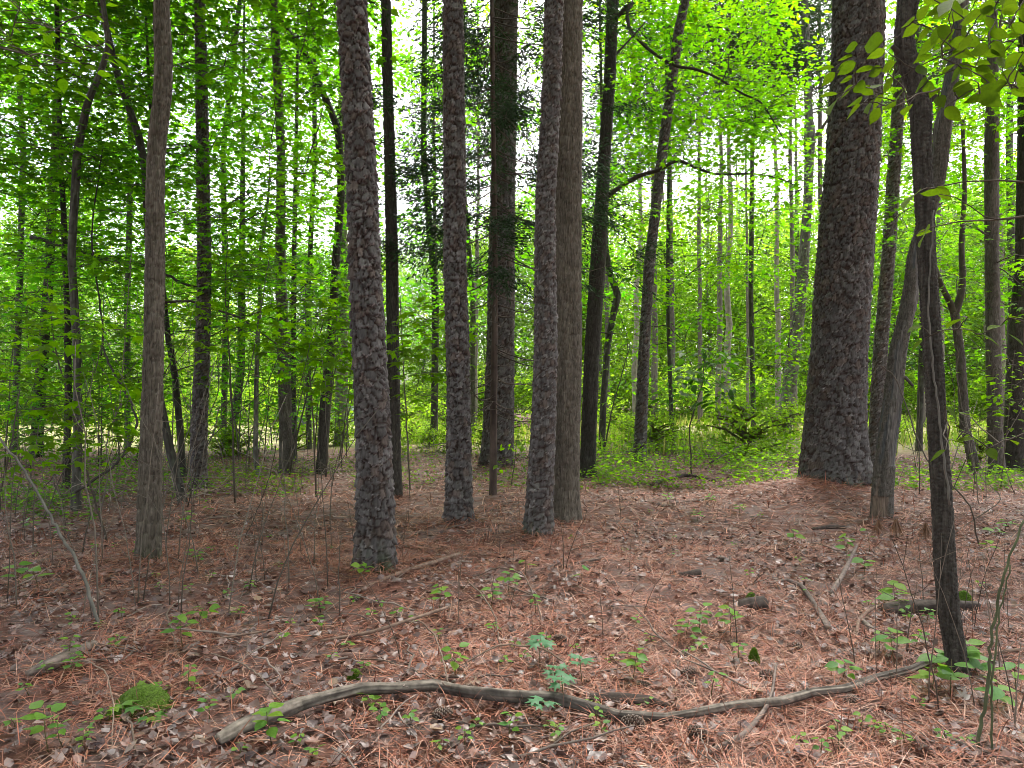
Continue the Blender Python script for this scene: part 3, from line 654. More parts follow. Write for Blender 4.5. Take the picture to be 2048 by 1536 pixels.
def finish(h):
    if not h.sprays: return
    link_nodes(h, [s[0] for s in h.sprays], r0=min(.045, float(h.R.max()) * .6))
    mb = MB(); left = h.individual; any_ = False
    for (c, R, n, size, tpl, col, fl) in h.sprays:
        a = rng.random(n) * 2 * math.pi; rad = R * np.sqrt(rng.random(n))
        out = np.stack([np.cos(a), np.sin(a), np.zeros(n)], -1)
        tilt = rng.normal(0, .13, 2)
        pos = c + out * rad[:, None]
        pos[:, 2] += rng.normal(0, fl, n) - .18 * rad * rad / max(R, .1) + out[:, 0] * rad * tilt[0] + out[:, 1] * rad * tilt[1]
        k = 5
        for q in range(k):
            aa = rng.random() * 6.28; e = c + np.array((math.cos(aa), math.sin(aa), -.05)) * R * rng.uniform(.6, 1)
            h.limbs.tube(np.array([c, (c + e) / 2 + rng.normal(0, .03, 3), e]), (.004, .003, .002), 3, h.twig_col, cap=False)
        d = out + rng.normal(0, .55, (n, 3)) * (1, 1, .35) + (0, 0, -.22)
        nr = np.stack([rng.normal(0, .30, n), rng.normal(0, .30, n), np.ones(n)], -1)
        B = basis(d, nr); s = size * rng.uniform(.45, 1.25, n)
        cc = col[None] * rng.uniform(.75, 1.3, (n, 1)); yl = rng.random(n) < .10; cc = np.where(yl[:, None], cc * (1.45, 1.2, 1.0), cc)
        m = min(left, n)
        if m:
            me = LEAF_SPICE if h.key == 's3' else LEAF_STAR if tpl is STAR else LEAF_OV if tpl is OVATE else LEAF_SI
            for i in range(m): leaf_obj(me, h.root, pos[i], B[i], s[i])
            left -= m
        if m < n: inst(mb, tpl, pos[m:], B[m:], s[m:], cc[m:]); any_ = True
    if any_: mb.build('crown', M['leaf'], h.root, kind='stuff')
for h in list(HOSTS.values()):
    finish(h)

# ------------------------------------------------------------------ cedar twigs and foliage
hV = HOSTS['V']
def fan(mb, c, d, n, L, col, wd=.16):
    """a drooping spray of fine scale leaves"""
    t = rng.random(n); sidev = np.cross(d, (0, 0, 1.)); sidev /= np.linalg.norm(sidev) + 1e-9
    pos = c + d * (t * L)[:, None] + sidev * (rng.normal(0, .16, n) * L)[:, None] + np.array((0, 0, -1.)) * (.25 * t * t * L + np.abs(rng.normal(0, .10, n)) * L)[:, None]
    dd = d + sidev * rng.normal(0, .8, (n, 1)) + np.array((0, 0, -.5)) + rng.normal(0, .4, (n, 3))
    B = basis(dd, rng.normal(0, 1, (n, 3)) + (0, 0, .6))
    inst(mb, SIMPLE, pos, B, np.stack([.028 * rng.uniform(.7, 1.3, n), .085 * rng.uniform(.6, 1.4, n), np.full(n, .05)], -1), col * rng.uniform(.6, 1.5, (n, 1)))
tw = MB(); cf = MB()
for i in range(95):
    z = rng.uniform(1.2, 7.6); base = tpoint(hV, z); a = rng.uniform(0, 6.28); L = rng.uniform(.5, 1.9) * (1.25 if z > 3.5 else .7)
    d = np.array((math.cos(a), math.sin(a) * .8, 0)); t = np.linspace(0, 1, 7)[:, None]
    up = rng.uniform(-.15, .5)
    Q = base + d * L * t + np.array((0, 0, 1.)) * (L * (-.35 * np.sin(t * 2.2) * .6 + up * t * t)) + rng.normal(0, .02, (7, 3)) * t
    live = z > 3.4 and rng.random() < .85
    tw.tube(Q, np.linspace(.012 if z > 2 else .008, .003, 7), 4, np.array((.09, .07, .06)) * rng.uniform(.7, 1.4), cap=False)
    for k in range(4):
        p = Q[rng.integers(2, 7)]; a2 = a + rng.normal(0, .8); d2 = np.array((math.cos(a2), math.sin(a2), rng.uniform(-.2, .3)))
        l2 = rng.uniform(.15, .5); tw.tube(np.array([p, p + d2 * l2 * .5 + (0, 0, -.01), p + d2 * l2]), (.004, .003, .0015), 3, (.10, .08, .07), cap=False)
        if live: fan(cf, p, d2, 70, .6, np.array((.030, .052, .026)))
    if live:
        for k in range(5): fan(cf, Q[3 + rng.integers(0, 4)], d + rng.normal(0, .5, 3), 80, .7, np.array((.028, .050, .026)))
tw.build('branches', M['twig'], hV.root, kind='stuff'); cf.build('crown', M['conifer'], hV.root, kind='stuff')

# ------------------------------------------------------------------ branches and limbs come last for every host
def finish_limbs():
    for h in HOSTS.values():
        if h.limbs.n: h.limbs.build('branches', M['twig'], h.root, kind='stuff')

# ------------------------------------------------------------------ dogwood leaves close to the lens at the right
hD = stem_host('dog', 'dogwood_sapling', 'dogwood sapling with large oval leaves reaching in from the upper right corner', [(2150,-120),(2160,300),(2170,800),(2180,1500)], 2.45, .022, .014, cat='tree')
Z5 = [(600,420,360,470),(340,460,180,520),(620,510,440,590),(280,580,135,600),(300,620,120,700),(320,640,160,740),(510,690,310,725),(590,690,470,760),(100,690,-30,700),(105,740,-20,860),(280,800,160,830),(290,870,170,980),(320,860,400,930),(380,900,500,960),(490,910,620,830),(130,960,20,970),(130,1010,10,1160),(360,1050,225,1050),(360,1080,185,1220),(515,990,400,1150),(560,1100,460,1270),(720,1090,580,1085),(600,960,500,1090),(740,380,600,480),(960,240,780,390),(900,230,780,240),(940,205,1060,50),(1300,60,1080,200),(1480,120,1200,210),(1300,80,1450,90),(1330,300,1140,480),(1080,290,950,400),(1170,380,910,590),(1100,560,990,600),(720,640,610,700),(700,800,600,930),(810,920,700,1050),(860,1080,800,1170),(1180,900,1100,960),(1160,980,1210,1090),(1230,1100,1400,1240),(1190,1110,1080,1190),(1270,620,1160,690),(1120,740,1270,720),(1380,650,1500,780),(1330,650,1260,700),(1600,780,1740,840),(1440,380,1590,470),(1600,540,1800,560),(1720,420,1840,600),(1530,650,1690,640),(1680,850,1780,950),(1560,960,1700,900),(1540,690,1640,730),(1300,920,1440,850),(1650,160,1700,240),(1800,110,1960,100),(1750,50,1600,60),(1980,100,2038,150),(1560,0,1450,60),(1820,30,1960,90),(960,660,1000,740),(1010,880,1110,900),(1420,520,1330,560),(1900,250,2010,300)]
DL = [(1650 + a / 5.12, b / 5.12, 1650 + c / 5.12, d / 5.12, 2.35) for a, b, c, d in Z5]
DL += [(1838,383,1800,412,2.6),(1878,388,1838,384,2.6),(1870,375,1908,400,2.6),(1860,455,1830,492,2.7),(1832,470,1862,460,2.7)]
DL += [(1750 + a / 6.826, 550 + b / 6.826, 1750 + c / 6.826, 550 + d / 6.826, 2.3) for a, b, c, d in ((1225,590,950,690),(1260,580,1530,590),(1720,690,1545,720),(1140,735,1420,780),(1450,810,1740,960),(2034,980,1890,830),(2034,640,1950,610),(1830,580,1950,570),(640,690,515,735),(880,770,960,760),(650,890,550,980))]
DL += [(1348 + a / 2.926, 500 + b / 2.926, 1348 + c / 2.926, 500 + d / 2.926, 2.5) for a, b, c, d in ((1590,910,1660,990),(1680,960,1770,960),(1600,1110,1700,1120),(1590,1170,1500,1225),(1650,1120,1740,1100),(1840,1160,1880,1215),(1960,1110,2015,1130),(1690,1060,1640,1030))]
for _ in range(34):
    x_, y_ = rng.uniform(1850, 2060), rng.uniform(-20, 190); a_ = rng.uniform(-.6, 3.6); l_ = rng.uniform(38, 62); DL.append((x_, y_, x_ - math.cos(a_) * l_, y_ + abs(math.sin(a_)) * l_ * .7, 2.3))
bases = []
for (bx, by, tx, ty, d) in DL:
    d0 = d + rng.normal(0, .10); b = px(bx, by, d0); t = px(tx, ty, d0 + rng.normal(0, .03)); v = t - b; s = float(np.linalg.norm(v))
    nr = np.array((rng.normal(0, .35), .55 + rng.normal(0, .3), .75))
    if by > 780 or (500 < by): nr = np.array((rng.normal(0, .3), -.3, 1.))
    B = basis(v[None], nr[None])[0]
    leaf_obj(LEAF_DOG, hD.root, b, B, max(s, .06)); bases.append(b)
hD.R = hD.R * 0 + .02
link_nodes(hD, bases, r0=.0042, nside=5, arc=.03)
finish_limbs()

# ------------------------------------------------------------------ high crowns above the frame
def pine_crown_mesh(seed):
    r = np.random.default_rng(seed); mb = MB()
    for i in range(130):
        z = r.uniform(0, 5.5); a = r.uniform(0, 6.28); L = r.uniform(.4, 1) * (3.2 - .42 * z); c = np.array((math.cos(a) * L, math.sin(a) * L, z + .25 * L))
        mb.tube(np.array([(0, 0, z), c * .6 + (0, 0, z * .4), c]), (.03, .02, .008), 3, (.10, .08, .07), cap=False)
        n = 46; pos = c + r.normal(0, .34, (n, 3)) * (1, 1, .6); d = r.normal(0, 1, (n, 3))
        inst(mb, NEEDLE, pos, basis(d, r.normal(0, 1, (n, 3))), np.stack([np.full(n, .035), r.uniform(.18, .3, n), np.full(n, .1)], -1), np.array((.035, .065, .022)) * r.uniform(.7, 1.4, (n, 1)))
    V, T, Q, C = mb.arrays(); me = fast_mesh('pine_crown', V, T, Q, C); me.materials.append(M['conifer']); return me
def leaf_crown_mesh(seed, rad, hgt, nclump, nleaf, size, col, spread=.55, low=.0):
    r = np.random.default_rng(seed); mb = MB()
    for i in range(nclump):
        z = hgt * r.random() ** .9; f = z / hgt
        prof = (math.sin(math.pi * (.12 + .80 * f)) ** .7) * (1 + .35 * math.sin(seed + 3 * f * 6.28))
        a = r.uniform(0, 6.28); L = rad * prof * math.sqrt(r.uniform(.05, 1))
        c = np.array((math.cos(a) * L, math.sin(a) * L, z))
        if i % 2 == 0: mb.tube(np.array([(0, 0, max(0, z - .4 * L)), c * (.5, .5, 1) + (0, 0, -.1 * L), c]), (.035, .02, .006), 3, (.09, .08, .07), cap=False)
        n = int(nleaf * r.uniform(.6, 1.4)); pos = c + r.normal(0, 1, (n, 3)) * np.array((spread, spread, spread * .42)); d = r.normal(0, 1, (n, 3)) * (1, 1, .4) + (0, 0, -.3)
        cc = np.array(col) * r.uniform(.7, 1.3) * r.uniform(.75, 1.3, (n, 1))
        inst(mb, SIMPLE, pos, basis(d, r.normal(0, .45, (n, 3)) + (0, 0, 1)), size * r.uniform(.6, 1.25, n), cc)
    V, T, Q, C = mb.arrays(); me = fast_mesh('leaf_crown', V, T, Q, C); me.materials.append(M['far_leaf']); return me
PC = [pine_crown_mesh(1), pine_crown_mesh(2)]
HC = [leaf_crown_mesh(3, 3.0, 6.5, 75, 40, .26, (.05, .11, .015)), leaf_crown_mesh(4, 2.6, 6.0, 68, 40, .26, (.05, .12, .015))]
def add_part_mesh(name, me, root, loc, s=1.0, rz=0.0, kind=None):
    o = bpy.data.objects.new(name, me); COL.objects.link(o); o.parent = root
    o.location = [float(v) for v in (np.asarray(loc) - OFF[root.name])]; o.scale = (s, s, s); o.rotation_euler = (0, 0, rz)
    if kind: o['kind'] = kind
    return o
for i, t_ in enumerate(TREES + [('W', 'dogwood_tree', '', 'block', 1, 7, None)]):
    h = HOSTS[t_[0]]; top = h.zz[-1]
    if t_[0] in ('L8', 'R2', 'W'): continue
    vis = EYE + h.Y * .54
    if t_[1] == 'pine_tree':
        z0 = max(top - 5.6, vis + .8); p = np.array((h.X[-1], h.Yc[-1], z0)); add_part_mesh('crown' if t_[0] != 'X1' else 'upper_crown', PC[i % 2], h.root, p, 1.15, i * 1.3, 'stuff')
    else:
        z0 = max(top - 6.5, vis + .6); p = np.array((np.interp(z0, h.zz, h.X), np.interp(z0, h.zz, h.Yc), z0)); add_part_mesh('upper_crown', HC[i % 2], h.root, p, .95, i * 1.7, 'stuff')

# unseen trees added behind and beside the camera to keep sky light off the foreground
BEH = [(-7.5, 1.5), (-5.5, -3), (-2.2, -5), (1.8, -3.6), (5, -5), (7.8, -.5), (9, 4), (-9.5, 6), (-1, -9), (4.6, -10), (-6, -9.5), (10.5, 8.5)]
def behind():
    for i, (x, y) in enumerate(BEH):
        z = float(gz(x, y)); root = empty('unseen_shade_tree', (x, y, z)); tag(root, f'tall leafy tree of the wood at the viewer\'s back, {ORD[i]}one of the ring', 'tree', 'unseen shade trees added around the viewpoint')
        add_part_mesh('trunk', FT[i % 3], root, (x, y, z), 1, i * 1.1); add_part_mesh('crown', HC[i % 2], root, (x, y, 5.5 + (i % 3)), 1.35, i * 2.1, 'stuff')
# ------------------------------------------------------------------ autolabels: a thing is told by the landmark it stands next to
LAND = {'the near scaly pine': 'A', 'the straight scaly pine': 'B', 'the crooked central pine': 'D', 'the giant pine': 'G', 'the brown oak': 'O', 'the dark slim dogwood': 'W', 'the peeling snag': 'Z', 'the cedar stem': 'V'}
LANDP = {n: HOSTS[k].f for n, k in LAND.items()}
LANDP['the long fallen limb'] = gnd(1000, 1400); LANDP['the limb\'s thick left end'] = gnd(520, 1440); LANDP['the moss mound'] = gnd(290, 1410)
ORD = ['', 'second ', 'third ', 'fourth ', 'fifth ', 'sixth ', 'seventh ', 'eighth ', 'ninth ', 'tenth ', 'eleventh ', 'twelfth ', 'thirteenth ', 'fourteenth ', 'fifteenth ', 'sixteenth ', 'seventeenth ', 'eighteenth ', 'nineteenth ', 'twentieth ']
_t = {2: 'twenty', 3: 'thirty'}; _u = ['', 'first', 'second', 'third', 'fourth', 'fifth', 'sixth', 'seventh', 'eighth', 'ninth']
for _k in range(21, 40): ORD.append('thirtieth ' if _k == 30 else f'{_t[_k // 10]}-{_u[_k % 10]} ')
PEND = []
def later(o, desc, pos): PEND.append((o, desc, np.asarray(pos, float)[:2]))
def settle():
    bucket = {}
    for o, desc, p in PEND:
        best = min(LANDP, key=lambda n: np.linalg.norm(LANDP[n][:2] - p)); q = LANDP[best][:2]
        sx = (p[0] / max(p[1], .5) - q[0] / max(q[1], .5)); dy = p[1] - q[1]
        rel = ('left of' if sx < 0 else 'right of') if abs(sx) * q[1] > abs(dy) * .7 else ('behind' if dy > 0 else 'in front of')
        bucket.setdefault((desc, rel, best), []).append((float(np.linalg.norm(p - q)), o))
    for (desc, rel, best), L in bucket.items():
        L.sort(key=lambda t: t[0])
        for i, (_, o) in enumerate(L):
            if len(L) == 1: o['label'] = f'{desc} {rel} {best}'
            elif i < 39: o['label'] = f'{desc}, {ORD[i]}nearest {rel} {best}'
            else: o['label'] = f'{desc}, farther out {rel} {best}'

# ------------------------------------------------------------------ far woods beyond the clearing: individual trees sharing four crowns
FC = [leaf_crown_mesh(21, 3.4, 14, 230, 40, .24, (.10, .19, .045), .75), leaf_crown_mesh(22, 2.9, 12, 200, 34, .22, (.125, .22, .035), .7), leaf_crown_mesh(23, 3.8, 15, 220, 36, .25, (.085, .175, .065), .8), leaf_crown_mesh(24, 2.4, 10, 160, 34, .22, (.11, .21, .035), .65)]
def far_trunk_mesh(seed, r, hgt, tone):
    rr = np.random.default_rng(seed); z = np.linspace(-.2, hgt, 22); mb = MB()
    P = np.stack([np.cumsum(rr.normal(0, .035, 22)), np.cumsum(rr.normal(0, .035, 22)), z], -1); P[:, :2] -= P[1, :2]
    c = np.array((.15, .13, .118)) * tone * rr.uniform(.8, 1.2, (22, 1))
    mb.tube(P, r * np.linspace(1.1, .3, 22), 9, c, rough=.12)
    V, T, Q, C = mb.arrays(); me = fast_mesh('far_trunk', V, T, Q, C, True); me.materials.append(M['smooth_bark']); return me
FT = [far_trunk_mesh(31, .14, 17, 1.0), far_trunk_mesh(32, .11, 15, 1.5), far_trunk_mesh(33, .18, 18, .8), far_trunk_mesh(34, .09, 13, 1.2)]
def far_tree(x, y, ci, ti, s, zc, desc, crown=None, group='trees of the far woods'):
    root = empty('far_tree', (x, y, float(gz(x, y)))); tag(root, None, 'tree', group)
    add_part_mesh('trunk', FT[ti], root, (x, y, float(gz(x, y))), s, rng.random() * 6)
    add_part_mesh('crown', crown or FC[ci], root, (x, y, zc), s, rng.random() * 6, 'stuff')
    FARS.append((root, desc, x / y, y))
FARS = []
for i in range(66):
    a = -0.72 + 1.44 * (i + rng.random() * .9) / 66; y = rng.uniform(44, 62) if a > .08 else rng.uniform(42, 60)
    ci = int(rng.integers(4)); low = a < .10
    far_tree(a * y, y, ci, int(rng.integers(4)), (rng.uniform(.6, .95) if a > -.15 else rng.uniform(.5, .85)) if low else rng.uniform(.85, 1.2), rng.uniform(.3, 1.2) if i % 2 else rng.uniform(1.5, 3.5), 'leafy far tree')
for i in range(40):
    a = -0.75 + 1.5 * (i + rng.random() * .9) / 40; y = rng.uniform(60, 85); far_tree(a * y, y, int(rng.integers(4)), int(rng.integers(4)), rng.uniform(.55, .85) if a < .1 else rng.uniform(1.0, 1.35), rng.uniform(.2, .8), 'farthest pale tree')
# pale pole-like pines of the clearing's far side, bare below
for x, d, w, desc in ((1271,33,11,'pale straight far pine'),(1400,36,9,'slim far pine'),(1436,32,11,'leaning grey far pine'),(1455,31,13,'pale barked far pine'),(1495,38,6,'thread-thin far stem'),(1556,30,11,'pale far pine beside the knobbed trunk'),(1880,32,12,'grey far pine'),(2010,30,14,'grey far pine'),(1640,34,12,'far pine half hidden by giant trunk'),(1310,40,12,'dark far pine'),(1345,42,11,'dark far pine'),(1590,30,10,'thin far pine'),(1845,36,11,'dark far pine'),(950,36,9,'thin far pine'),(870,38,10,'far pine'),(1215,40,11,'dark far pine'),(560,34,9,'far pine'),(300,30,10,'far pine')):
    p = px(x, 800, d); root = empty('far_pine', (p[0], d, float(gz(p[0], d)))); tag(root, None, 'tree', 'pole pines across the clearing')
    r = w / 2 / F * d; me = FT[1] if 'pale' in desc else FT[0] if 'grey' in desc or 'thin' in desc else FT[2]
    o = add_part_mesh('trunk', me, root, (p[0], d, root.location.z), 1, rng.random() * 6); k = r / {FT[0].name: .14, FT[1].name: .11, FT[2].name: .18}[me.name] / .95; o.scale = (k, k, 1.25)
    add_part_mesh('crown', PC[0], root, (p[0], d, 12 + rng.random() * 3), 1.0, rng.random() * 6, 'stuff')
    FARS.append((root, desc, p[0] / d, d))
SHM = leaf_crown_mesh(51, 1.9, 2.6, 110, 30, .16, (.13, .23, .035), .36)
for i in range(44):
    a = -0.72 + 1.44 * (i + rng.random() * .9) / 44; y = rng.uniform(38, 46); x = a * y
    if -.42 < (a - (600 - 1024) / F) * 10 < .42 or abs(a - (1046 - 1024) / F) < .02: y = 47.; x = a * y
    root = empty('far_shrub', (x, y, float(gz(x, y)))); tag(root, None, 'shrub', 'shrubs along the far edge of the clearing'); add_part_mesh('foliage', SHM, root, (x, y, .0), rng.uniform(.7, 1.25), rng.random() * 6, 'stuff')
    st_ = add_part_mesh('stem', FT[3], root, (x, y, root.location.z), .1, 0); st_.scale = (.35, .35, .12); FARS.append((root, 'rounded far shrub', a, y))
SHS = leaf_crown_mesh(52, .75, .9, 46, 26, .09, (.12, .21, .03), .16)
for i in range(40):
    x_ = rng.uniform(-60, 2100); d_ = rng.uniform(17.5, 34); p = px(x_, 800, d_)
    if 1015 < x_ < 1080 and d_ < 31: continue
    root = empty('meadow_shrub', (p[0], d_, float(gz(p[0], d_)))); tag(root, None, 'shrub', 'low shrubs scattered over the clearing'); s_ = rng.uniform(.5, 1.5); add_part_mesh('foliage', SHS, root, (p[0], d_, .02), s_, rng.random() * 6, 'stuff')
    st_ = add_part_mesh('stem', FT[3], root, (p[0], d_, root.location.z), .1, 0); st_.scale = (.12, .12, .04 * s_); FARS.append((root, 'low shrub', x_ / F - CW / F, d_))
BEAR = {n: (HOSTS[k].X[min(len(HOSTS[k].X) - 1, 100)] / HOSTS[k].Y) for n, k in list(LAND.items()) + [('the leaning slim pine', 'K'), ('the knobbed trunk', 'J'), ('the grey right oak', 'R'), ('the ridged maple', 'L2'), ('the narrow leafy pine', 'L'), ('the thin bending maple', 'L3'), ('the dark mossy trunk', 'H')]}
bk = {}
for root, desc, a, y in FARS:
    n = min(BEAR, key=lambda k: abs(BEAR[k] - a)); rel = 'left of' if a < BEAR[n] else 'right of'
    bk.setdefault((desc, rel, n), []).append((abs(a - BEAR[n]), root))
for (desc, rel, n), L in bk.items():
    L.sort(key=lambda t: t[0])
    for i, (_, o) in enumerate(L): w_ = 'in' if desc == 'low shrub' else 'beyond'; o['label'] = f'{desc} {w_} the clearing, {rel} {n}' if len(L) == 1 else f'{desc} {w_} the clearing, {ORD[min(i, 38)]}next {rel} {n}'

# ------------------------------------------------------------------ red-roofed shed and wire fence in the far gaps
def box(mb, x0, x1, y0, y1, z0, z1, c=(.5, .5, .5)):
    V = [(x0, y0, z0), (x1, y0, z0), (x1, y1, z0), (x0, y1, z0), (x0, y0, z1), (x1, y0, z1), (x1, y1, z1), (x0, y1, z1)]
    mb.add(V, None, [(0, 3, 2, 1), (4, 5, 6, 7), (0, 1, 5, 4), (1, 2, 6, 5), (2, 3, 7, 6), (3, 0, 4, 7)], c)
M['shed_wall'] = flat('shed_wall', (.34, .32, .30)); M['shed_roof'] = flat('shed_roof', (.13, .055, .052), .8); M['dark_metal'] = flat('dark_metal', (.06, .07, .075), .5); M['galv'] = flat('galvanised_wire', (.25, .29, .30), .5)
d = 31.0; a = px(1012, 800, d); b = px(1082, 800, d); z1 = px(1000, 853, d)[2]; z2 = px(1000, 829, d)[2]
root = empty('shed', ((a[0] + b[0]) / 2, d, 0)); tag(root, 'low shed with a faded red roof glimpsed right of the thick pine', 'shed')
mb = MB(); box(mb, a[0] + .1, b[0] - .1, d, d + 3, -.8, z1); wl_ = mb.build('wall', M['shed_wall'], root)
mb = MB(); ym = d + 1.5
V = [(a[0] - .1, d - .25, z1 - .02), (b[0] + .1, d - .25, z1 - .02), (b[0] + .1, ym, z2), (a[0] - .1, ym, z2), (a[0] - .1, d + 3.25, z1 - .02), (b[0] + .1, d + 3.25, z1 - .02)]
V = V + [(x, y, z - .06) for x, y, z in V]
mb.add(V, None, [(0, 1, 2, 3), (3, 2, 5, 4), (6, 9, 8, 7), (9, 10, 11, 8), (0, 6, 7, 1), (4, 5, 11, 10), (0, 3, 9, 6), (3, 4, 10, 9), (1, 7, 8, 2), (2, 8, 11, 5)]); mb.build('roof', M['shed_roof'], root)
mb = MB(); mx_ = (a[0] + b[0]) / 2; box(mb, mx_ - .4, mx_ + .4, d - .03, d - .004, -.6, z1 - .25); mb.build('door', M['dark_metal'], wl_)
d = 31.0; a = px(572, 800, d); b = px(705, 800, d); zt = px(600, 852, d)[2]
zt = max(zt, .9); zt = px(600, 838, d)[2] if zt > .9 else 1.0
root = empty('wire_fence', (a[0], d, 0)); tag(root, 'wire mesh fence with a pipe rail in the far gap left of the near pine', 'fence')
mb = MB(); mb.tube(np.array([(a[0], d, zt), (b[0], d, zt)]), .03, 6); mb.build('rail', M['galv'], root)
for i in range(4):
    xx = a[0] + (b[0] - a[0]) * i / 3; mb = MB(); mb.tube(np.array([(xx, d, -.3), (xx, d, zt + .05)]), .04, 6); mb.build('post', M['galv'], root)
mb = MB()
for s in (-1, 1):
    for i in range(34):
        x0 = a[0] + (b[0] - a[0]) * i / 33; x1 = x0 + s * zt * .9
        x1c = min(max(x1, a[0]), b[0]); zz_ = zt if x1 == x1c else zt * abs((x1c - x0) / (x1 - x0 + 1e-9))
        if abs(x1c - x0) > .05: mb.tube(np.array([(x0, d - .02 * s, .02), (x1c, d - .02 * s, zz_)]), .006, 3)
mb.build('wire_mesh', M['galv'], root, kind='stuff')
root = empty('trash_bin', (px(601, 800, 31.6)[0], 31.6, 0)); tag(root, 'dark upright bin behind the far wire fence', 'bin')
x0 = root.location.x; mb = MB(); mb.add([(x0 - .25, 31.35, -.1), (x0 + .25, 31.35, -.1), (x0 + .25, 31.85, -.1), (x0 - .25, 31.85, -.1), (x0 - .33, 31.28, .95), (x0 + .33, 31.28, .95), (x0 + .33, 31.92, .95), (x0 - .33, 31.92, .95)], None, [(0, 3, 2, 1), (4, 5, 6, 7), (0, 1, 5, 4), (1, 2, 6, 5), (2, 3, 7, 6), (3, 0, 4, 7)]); mb.build('body', M['dark_metal'], root)
mb = MB(); box(mb, x0 - .36, x0 + .36, 31.25, 31.95, .953, 1.02); mb.build('lid', M['dark_metal'], root)

# ------------------------------------------------------------------ clearing grass and low green cover
mb = MB(); n = 42000
y = 19 + 32 * rng.random(n) ** 1.25; x = rng.uniform(-.75, .78, n) * y
keep = (x > -4 - (y - 19) * .1) | (rng.random(n) < .15); keep &= vn(x * .45, y * .45, 55) > .45
keep &= (y > 23) | (rng.random(n) < .25)
x, y = x[keep], y[keep]; n = len(x); pos = np.stack([x, y, gz(x, y)], -1)
dd = rng.normal(0, .35, (n, 3)) + (0, 0, 1.); dd[:, 2] = np.abs(dd[:, 2]) + .3
hgt = rng.uniform(.18, .55, n) * (.5 + vn(x * .8, y * .8, 56))
gc = np.where((rng.random(n) < .45)[:, None], (.30, .27, .13), (.15, .22, .045)) * rng.uniform(.8, 1.25, (n, 1))
inst(mb, NEEDLE, pos, basis(dd, rng.normal(0, 1, (n, 3)) + (0, -1.2, 0)), np.stack([rng.uniform(.02, .045, n), hgt, np.full(n, .3)], -1), gc)
o = mb.build('meadow_grass', M['grass'], None, kind='stuff'); tag(o, 'sunlit yellow-green grass covering the clearing behind the trees', 'grass')
mb = MB()
def cover(x0, x1, y0, y1, n, col, smin, smax, hmax, clump):
    gx = rng.uniform(x0, x1, n * 3); gy = rng.uniform(y0, y1, n * 3); P = np.array([gnd(a, b) for a, b in zip(gx, gy)])
    k = vn(P[:, 0] * clump, P[:, 1] * clump, 60) > .5; P = P[k][:n]; m = len(P)
    P[:, 2] = gz(P[:, 0], P[:, 1]) + rng.random(m) ** 1.5 * hmax
    inst(mb, SIMPLE, P, rand_basis(m, .4), rng.uniform(smin, smax, m), np.array(col) * rng.uniform(.6, 1.4, (m, 1)))
cover(1190, 1620, 885, 975, 6200, (.13, .24, .03), .05, .11, .5, .9)
cover(-20, 420, 925, 1040, 2300, (.085, .17, .04), .05, .10, .3, 1.1)
cover(400, 760, 930, 985, 2200, (.09, .15, .03), .04, .09, .28, 1.0)
cover(1780, 2060, 945, 1010, 1200, (.10, .19, .03), .05, .10, .3, 1.0)
cover(760, 1190, 900, 985, 1500, (.08, .15, .03), .05, .09, .25, 1.0)
o = mb.build('ground_cover', M['leaf'], None, kind='stuff'); tag(o, 'low green leaves carpeting the ground between the middle trunks', 'ground cover')

# ------------------------------------------------------------------ pine straw and small dead leaves (uncountable litter)
def scatter(n, y0, y1, pw):
    y = y0 + (y1 - y0) * rng.random(n) ** pw; x = rng.uniform(-.78, .78, n) * (y + .3); return x, y
mb = MB()
for n, a, b, L, W in ((150000, 2.5, 8.0, .16, .0032), (90000, 7.5, 19, .20, .0056)):
    x, y = scatter(n, a, b, 1.0)
    dens = .18 + .82 * ss(.32, .6, .6 * vn(x * .9, y * .9, 41) + .4 * vn(x * 3.2, y * 3.2, 42)); k = rng.random(n) < dens * np.where(x < -2.2, .6, 1.0); x, y = x[k], y[k]; n = len(x)
    pos = np.stack([x, y, gz(x, y) + rng.random(n) * .026 + .001], -1)
    dd = np.stack([rng.normal(0, 1, n), rng.normal(0, 1, n), rng.normal(.03, .22, n)], -1)
    pal = np.array([(.33, .11, .065), (.40, .16, .095), (.24, .08, .05), (.44, .25, .18), (.12, .052, .038)])
    inst(mb, NEEDLE, pos, basis(dd, rng.normal(0, .3, (n, 3)) + (0, 0, 1)), np.stack([W * rng.uniform(.7, 1.5, n), L * rng.uniform(.5, 1.2, n), np.full(n, .25)], -1), pal[rng.integers(0, 5, n)] * rng.uniform(.7, 1.2, (n, 1)))
f_ = HOSTS['G'].f; n = 3200; x = f_[0] - .75 + rng.normal(0, .8, n); y = f_[1] - .5 + rng.normal(0, .4, n)
pos = np.stack([x, y, gz(x, y) + rng.random(n) * .04], -1); dd = np.stack([rng.normal(0, 1, n), rng.normal(-.3, .8, n), rng.normal(-.1, .3, n)], -1)
inst(mb, NEEDLE, pos, basis(dd, rng.normal(0, .4, (n, 3)) + (0, -.4, 1)), np.stack([np.full(n, .0045), .2 * rng.uniform(.6, 1.2, n), np.full(n, .3)], -1), np.array((.28, .10, .06)) * rng.uniform(.4, 1.3, (n, 1)))
